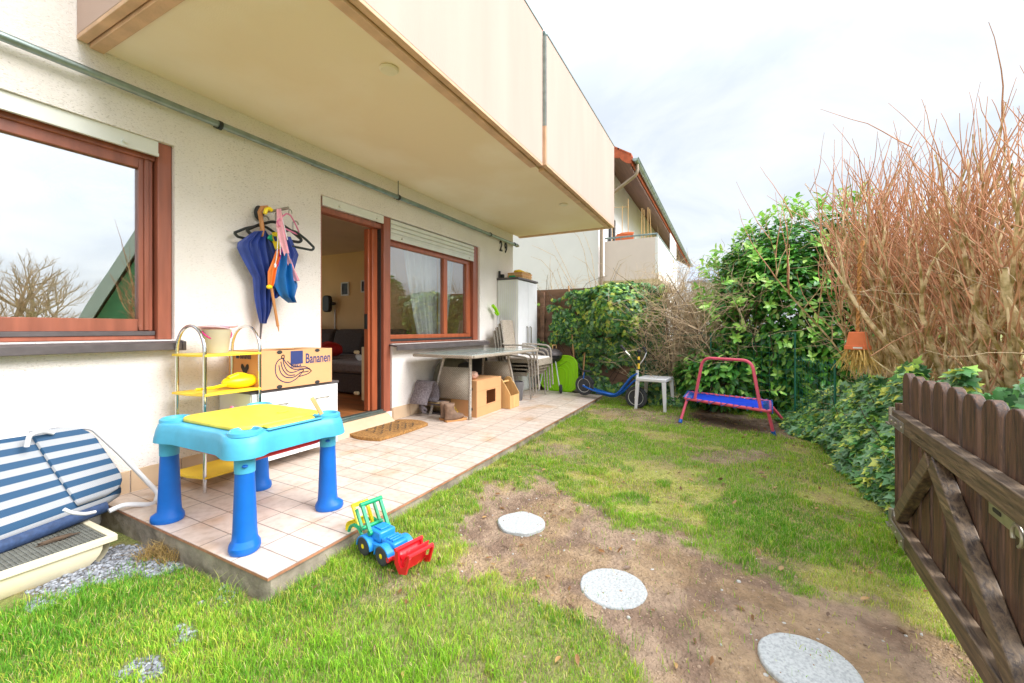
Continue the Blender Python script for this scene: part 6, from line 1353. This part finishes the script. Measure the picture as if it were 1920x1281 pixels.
PL = thing('round_planter', 'grey wood look planter tub under the end of the glass table', 'planter', (5.33, -.60, 0)); mb = MB(); mb.lathe([(.115, -.012), (.135, .24), (.13, .25), (.118, .25), (.11, .22), (0, .20)], (5.33, -.58, 0), 18); mb.build('pot', 'planter', PL)
# carpet roll, folded carpet
mb = MB(); ax0 = Vector((3.94, -.26, .075)); 
P = [(.012*a/ (2*PI)+.010, a) for a in [k*.35 for k in range(34)]]; O = [(r*math.cos(a), r*math.sin(a)) for r, a in P]
for i in range(len(O)-1):
    a, b = O[i], O[i+1]; d_ = Vector((b[0]-a[0], b[1]-a[1])).normalized(); nn = (-d_.y*.0045, d_.x*.0045)
u_ = Vector((.75, -.66, 0)); v_ = Vector((0, 0, 1)); w_ = Vector((.66, .75, 0)); c0_ = Vector((3.80, -.20, .072)); V = []; m = len(O)
for s_ in (0, .34):
    for (a, b) in O: V.append(tuple(c0_+u_*a+v_*b+w_*s_))
mb.add(V, [(i, i+1, m+i+1, m+i) for i in range(m-1)], 0, True); o = mb.build('carpet_roll', 'carpet', solid=.009); tag(o, 'rolled grey carpet remnant on the tiles by the wall', 'carpet')
mb = MB()
mb.tube([(3.72, -.16, .14), (3.80, -.15, .30), (3.88, -.14, .40), (3.94, -.16, .30), (3.93, -.2, .17), (4.1, -.24, .15)], .001, 4)
CP = thing('folded_carpet', 'grey carpet piece folded into an upright loop behind the roll', 'carpet', (3.9, -.2, 0))
pts = [(3.71, .15), (3.73, .21), (3.79, .30), (3.81, .37), (3.85, .40), (3.89, .37), (3.93, .30), (3.94, .20), (3.90, .165), (3.98, .15), (4.12, .13), (4.20, .06)]
pts = smoothl(pts); mb = MB(); V = [(a, y_, b) for y_ in (-.30, -.06) for a, b in pts]; m = len(pts); mb.add(V, [(i, i+1, m+i+1, m+i) for i in range(m-1)], 0, True); mb.build('layer', 'carpet', CP, solid=.012)
for k in range(3):
    pts = smoothl([(3.90+.02*k, .14-.02*k), (3.95+.04*k, .15-.012*k), (4.02+.04*k, .10-.012*k), (4.08+.04*k, .01)]); m = len(pts); mb = MB(); V = [(a, y_, b) for y_ in (-.36+.02*k, -.12) for a, b in pts]; mb.add(V, [(i, i+1, m+i+1, m+i) for i in range(m-1)], 0, True); mb.build('layer', ['carpet_back', 'carpet', 'carpet_back'][k], CP, solid=.009)
mb = MB(); mb.box(3.95, 4.05, -.40, -.36, .02, .12); tag(mb.build('green_scrap', 'green_plastic', bevel=.01), 'bit of bright green plastic between carpet and boot', 'scrap')
# boot

def boot(lab, c, rz, grp):
    t = thing('boot', lab, 'boot', (c[0], c[1], c[2]), rz=rz, group=grp)
    mb = MB(); mb.prism([(-.10, -.035), (-.11, 0), (-.10, .035), (.0, .035), (.08, .045), (.14, .04), (.165, .01), (.15, -.03), (.08, -.042), (0, -.035)], 0, .022); mb.build('sole', 'boot_sole', t, local=True, bevel=.004)
    mb = MB(); rings = [(-.005, 0, .022, .105, .038), (.015, 0, .045, .12, .040), (.005, 0, .07, .105, .04), (-.03, 0, .095, .07, .038), (-.045, 0, .12, .055, .036), (-.05, 0, .16, .055, .038), (-.055, 0, .20, .06, .04)]
    V = []; m = 20
    for (x_, y_, z_, rx, ry) in rings:
        for k in range(m): a = 2*PI*k/m; V.append((x_+rx*math.cos(a), y_+ry*math.sin(a), z_))
    mb.add(V, [(j*m+k, j*m+(k+1) % m, (j+1)*m+(k+1) % m, (j+1)*m+k) for j in range(len(rings)-1) for k in range(m)], 0, True); mb.build('upper', 'boot', t, local=True, solid=.004)
    mb = MB()
    for k in range(5): z_ = .075+k*.024; x_ = .05-k*.017; mb.tube([(x_, -.03, z_), (x_+.012, 0, z_+.006), (x_, .03, z_)], .003, 5)
    mb.build('laces', 'yellow_shelf', t, local=True)
boot('worn brown leather boot with its toe to the right, in front of the table leg', (3.80, -.60, -.012), -.5, 'pair of brown boots'); boot('second brown boot half hidden behind the front one', (3.86, -.48, -.010), -.2, 'pair of brown boots')
mb = MB(); mb.box(3.98, 4.30, -.33, -.10, -.008, .012); tag(mb.build('grey_board', 'dark_sill'), 'thin grey board under the folded carpet', 'board')
# olive bag
o = MB().ell((4.40, -.12, .40), (.32, .10, .24), 22, 14, 0, .04); o.ell((4.55, -.14, .52), (.22, .09, .10), 18, 10, 0, .06); tag(o.build('kit_bag', 'bag_olive', subsurf=1), 'bulging olive grey bag slumped against the wall under the window sill', 'bag')
mb = MB(); mb.ell((4.60, -.20, .52), (.17, .07, .05), 16, 8, 0, .08); tag(mb.build('black_bag', 'black_plastic', subsurf=1), 'black crumpled bag on the olive bag, under the glass table', 'bag')
FC = thing('folding_chair', 'folded dark mesh chair leaning between glass table and tall cabinet', 'folding chair', (5.1, -.15, 0))
mb = MB(); mb.add([(4.98, -.15, .12), (5.30, -.22, .12), (5.30, -.12, .60), (4.98, -.05, .60)], [(0, 1, 2, 3)]); mb.build('seat_mesh', 'rubber', FC, solid=.01)
for a, b in (((4.96, -.17, .0), (4.96, -.03, .70)), ((5.32, -.25, .0), (5.32, -.10, .66))): mb = MB(); mb.tube([a, b], .012, 8); mb.build('side_tube', 'black_plastic', FC)

# ================================================================== SCOOTER
SCO = thing('kick_scooter', 'blue children\'s kick scooter with black balloon tyres lying over the patio edge', 'scooter', (6.2, -1.7, 0))
ra, fa = Vector((6.11, -1.37, .152)), Vector((5.95, -2.16, .052)); dv = (fa-ra).normalized(); pv = Vector((dv.y, -dv.x, 0)).normalized()
if pv.x > 0: pv = -pv
def along(t, z, s_=0): p = ra.lerp(fa, t); return Vector((p.x+pv.x*s_, p.y+pv.y*s_, z))
for c_, R_ in ((ra, .150), (fa, .155)):
    ax_ = pv; mb = MB(); mb.lathe([(R_*.68, -.018), (R_*.8, -.028), (R_*.93, -.026), (R_, -.012), (R_, .012), (R_*.93, .026), (R_*.8, .028), (R_*.68, .018)], c_, 36, ax_); wl = mb.build('wheel', 'tyre', SCO)
    mb = MB(); mb.lathe([(R_*.58, -.014), (R_*.69, -.02), (R_*.69, .02), (R_*.58, .014), (R_*.58, -.014)], c_, 36, ax_); mb.lathe([(0, -.03), (.016, -.03), (.016, .03), (0, .03)], c_, 12, ax_)
    e1 = ax_.orthogonal().normalized(); e2 = ax_.cross(e1)
    mb.build('rim', 'alu_white', wl); mb = MB()
    for k in range(18): a = 2*PI*k/18; d_ = e1*math.cos(a)+e2*math.sin(a); mb.tube([c_+d_*.014+ax_*.01*(-1)**k, c_+d_*R_*.60], .0014, 3)
    mb.build('spokes', 'steel', wl)
    g = MB(); P = [c_+(e1*math.cos(a)+e2*math.sin(a))*(R_+.014) for a in [2*PI*k/40 for k in range(40)]]
mb = MB()
for s_ in (-.05, .05):
    mb.tube(rounded([ra+pv*s_, along(.12, .115, s_), along(.22, .095, s_), along(.60, .05, s_), along(.70, .10, s_*.8), along(.92, .335, s_*.4), along(1.03, .385, s_*.2)], .08, 6), .013, 10)
mb.tube(rounded([along(.25, .06, 0), along(.58, .02, 0), along(.74, .09, 0), along(.95, .27, 0), along(1.02, .30, 0)], .08, 6), .013, 8); mb.build('frame', 'scooter_blue', SCO)
mb = MB(); a = along(.24, .085, -.045); mb.add([along(.22, .10, -.05), along(.22, .10, .05), along(.60, .06, .05), along(.60, .06, -.05)], [(0, 1, 2, 3)]); mb.build('deck', 'scooter_blue', SCO, solid=.01)
mb = MB(); ht = along(1.02, .43); mb.tube([along(1.015, .27), ht], .019, 12); mb.build('head_tube', 'white_plastic', SCO)
mb = MB()
for s_ in (-1, 1):
    mb.tube(rounded([ht+Vector((0, 0, .0)), ht+pv*s_*.0+Vector((0, 0, .03)), ht+pv*s_*.10*1.0+Vector((0, 0, .17))+dv*(-.04 if s_ > 0 else .06), ht+pv*s_*.13+Vector((0, 0, .25))+dv*(-.12 if s_ > 0 else .08)], .05), .010, 8)
mb.build('handlebar', 'chrome', SCO)
for s_ in (-1, 1):
    p = ht+pv*s_*.13+Vector((0, 0, .25))+dv*(-.12 if s_ > 0 else .08); mb = MB(); mb.tube([p, p+pv*s_*.02+Vector((0, 0, .05))-dv*.04], .018, 10); mb.ell(p+pv*s_*.02+Vector((0, 0, .055))-dv*.045, (.024, .024, .024)); mb.build('grip', 'black_plastic', SCO)
mb = MB(); p = ht+dv*.02; mb.tube([p+Vector((0, 0, .02)), p+Vector((0, 0, .10))], .015, 8); mb.tube([p+Vector((0, 0, .145)), p+Vector((.01, 0, .19))], .016, 8); mb.build('stem_stripe', 'yellow_shelf', SCO)
mb = MB(); mb.tube([p+Vector((0, 0, .10)), p+Vector((0, 0, .145))], .0155, 8); mb.tube([p+Vector((.01, 0, .19)), p+Vector((.01, 0, .24))], .016, 8); mb.ell(p+Vector((.01, 0, .26)), (.03, .03, .027)); mb.build('stem', 'black_plastic', SCO)
mb = MB(); sp_ = ra+Vector((0, 0, .22)); mb.tube([ra+Vector((0, 0, .10))+pv*.03, sp_], .011, 8); mb.build('fender_stay', 'scooter_blue', SCO)
mb = MB(); mb.ell(sp_+dv*.04, (.055, .07, .018), 16, 8); mb.tube([sp_-dv*.04, sp_-dv*.09+Vector((0, 0, .03)), sp_-dv*.10+Vector((0, 0, .085))], .014, 8); mb.build('brake_pedal', 'black_plastic', SCO)
mb = MB()
mb.sheet(lambda u, v: tuple(ra+(dv*math.cos(.3+.9*u)+Vector((0, 0, 1))*math.sin(.3+.9*u))*.166+pv*(v-.5)*.06), 14, 3)
mb.build('mudguard', 'black_plastic', SCO, solid=.004)

# ================================================================== WHITE STOOL TABLE
ST = thing('plastic_stool', 'small white plastic side table standing on the lawn before the scooter', 'side table', (6.05, -2.38, -.09))
A_, B__, C__, D__ = Vector((5.84, -2.17, 0)), Vector((5.79, -2.56, 0)), Vector((6.22, -2.62, 0)), Vector((6.27, -2.23, 0))
mb = MB(); zt = .335; V = [tuple(p+Vector((0, 0, z_))) for z_ in (zt-.045, zt) for p in (A_, B__, C__, D__)]; mb.add(V, [(3, 2, 1, 0), (4, 5, 6, 7), (0, 1, 5, 4), (1, 2, 6, 5), (2, 3, 7, 6), (3, 0, 4, 7)]); mb.build('tabletop', 'white_plastic', ST, bevel=.01)
ct = (A_+B__+C__+D__)/4
for p in (A_, B__, C__, D__):
    a = p.lerp(ct, .12); b = p.lerp(ct, .02); zb = zgs(b.x, b.y); mb = MB(); s0, s1 = .026, .018
    V = [(c_.x+dx_*s_, c_.y+dy_*s_, z_) for c_, z_, s_ in ((b, zb-.005, s1), (a, zt-.046, s0)) for dx_, dy_ in ((-1, -1), (1, -1), (1, 1), (-1, 1))]
    mb.add(V, [(3, 2, 1, 0), (4, 5, 6, 7), (0, 1, 5, 4), (1, 2, 6, 5), (2, 3, 7, 6), (3, 0, 4, 7)]); mb.build('leg', 'white_plastic', ST, bevel=.004)

# ================================================================== TRAMPOLINE
TP = thing('trampoline', 'small blue toddler trampoline with a pink frame and handle bar on the lawn', 'trampoline', (5.45, -3.2, -.09))
fl, fr, bR, bL = Vector((5.405, -2.83, .165)), Vector((4.946, -3.67, .165)), Vector((5.64, -3.72, .165)), Vector((5.99, -2.84, .165))
def rc(P, r=.06):
    O = []
    for i in range(4):
        a, b, c = P[i-1], P[i], P[(i+1) % 4]; p0 = b+(a-b).normalized()*r; p1 = b+(c-b).normalized()*r
        for k in range(6): t = k/5; O.append(p0*(1-t)**2+b*2*t*(1-t)+p1*t*t)
    return O
ring = rc([fl, fr, bR, bL]); mb = MB(); mb.tube(ring, .017, 12, closed=True); mb.build('frame', 'tramp_pink', TP)
cn = (fl+fr+bR+bL)/4; inner = [cn+(p-cn)*.86 for p in ring]
mb = MB(); V = []
for s_ in (1., .66, .33, 0.02): V += [tuple(cn+(p-cn)*s_+Vector((0, 0, -.02*(1-s_*s_)))) for p in inner]
n_ = len(inner); mb.add(V, [(j*n_+i, j*n_+(i+1) % n_, (j+1)*n_+(i+1) % n_, (j+1)*n_+i) for j in range(3) for i in range(n_)]+[tuple(3*n_+i for i in range(n_))], 0, True); mb.build('jumping_mat', 'tramp_mat', TP, solid=.004)
mb = MB(); cor = [fl, fr, bR, bL]
for i in range(4):
    a, b = cor[i], cor[(i+1) % 4]; m_ = 13 if i % 2 == 0 else 9; P = []
    for k in range(m_+1):
        p = a.lerp(b, .05+.9*k/m_); out_ = p+(p-cn).normalized()*.022; inn = cn+(p-cn)*.85
        P += [inn+Vector((0, 0, .004)), out_+Vector((0, 0, .02)), out_+Vector((0, 0, -.02))] if k % 2 == 0 else [out_+Vector((0, 0, .02)), inn+Vector((0, 0, .004))]
    mb.tube(P, .0045, 5)
mb.build('elastic_cord', 'scooter_blue', TP)
for c_, foot in ((fl, W(1275, 792, Z=-.09)), (fr, W(1451, 817, Z=-.09)), (bR, Vector((5.78, -3.88, -.07))), (bL, Vector((6.20, -2.76, -.075)))):
    top_ = c_.lerp(cn, .06); foot.z = zgs(foot.x, foot.y)+.005; mb = MB(); mb.tube([top_, foot], .016, 10); lg = mb.build('leg', 'tramp_pink', TP)
    d_ = (foot-top_).normalized(); mb = MB(); mb.tube([foot-d_*.04, foot+d_*.004], .021, 10); mb.build('foot_cap', 'scooter_blue', lg)
h0, h1 = fl.lerp(fr, .13), fl.lerp(fr, .90); up_ = Vector((.04, .0, .50)); mb = MB(); mb.tube(rounded([h0, h0.lerp(h1, .14)+up_, h0.lerp(h1, .88)+up_, h1], .10, 7), .0165, 12); mb.build('handle_bar', 'tramp_pink', TP)

# ================================================================== HANGING POT
HP = thing('hanging_pot', 'upturned terracotta pot stuffed with straw hanging on a rope from the shrub', 'flower pot', (4.15, -4.18, .84))
pc = W(1608, 655, X=4.15); mb = MB(); mb.lathe([(0, .135), (.050, .137), (.056, .132), (.074, .03), (.083, .028), (.085, .0), (.079, .0), (.07, .03)], (pc.x, pc.y, pc.z), 30); mb.build('pot', 'terracotta', HP)
mb = MB(); vdir = Vector((CAM.x-pc.x, CAM.y-pc.y, 0)).normalized(); sdir = Vector((-vdir.y, vdir.x, 0)); o0 = Vector((pc.x, pc.y, pc.z+.008))+vdir*.0862
mb.add([o0-sdir*.028, o0+sdir*.028, o0+sdir*.028+Vector((0, 0, .012)), o0-sdir*.028+Vector((0, 0, .012))], [(0, 1, 2, 3)]); mb.build('sticker', 'white_print', HP)
mb = MB(); a = Vector((pc.x, pc.y, pc.z+.137)); b = W(1612, 485, X=4.2); c = W(1618, 452, X=4.3)
hel = MB()
pts = [a.lerp(b, k/40) for k in range(41)]+[b.lerp(c, k/8) for k in range(1, 9)]
for ph_ in (0, PI): hel.tube([p+Vector((.0075*math.cos(k*.9+ph_), .0075*math.sin(k*.9+ph_), 0)) for k, p in enumerate(pts)], .008, 6)
hel.build('rope', 'rope', HP)
mb = MB()
for k in range(150):
    a_ = random.uniform(0, 2*PI); r_ = .07*math.sqrt(random.random()); p = Vector((pc.x+r_*math.cos(a_), pc.y+r_*math.sin(a_), pc.z+.02)); twig(mb, p, (random.gauss(0, .35)+.5*math.cos(a_)*r_*10, random.gauss(0, .35)+.5*math.sin(a_)*r_*10, -1), random.uniform(.08, .26), .0028, .002, 4, .12, -.1, sides=3)
mb.build('straw', 'straw', HP)
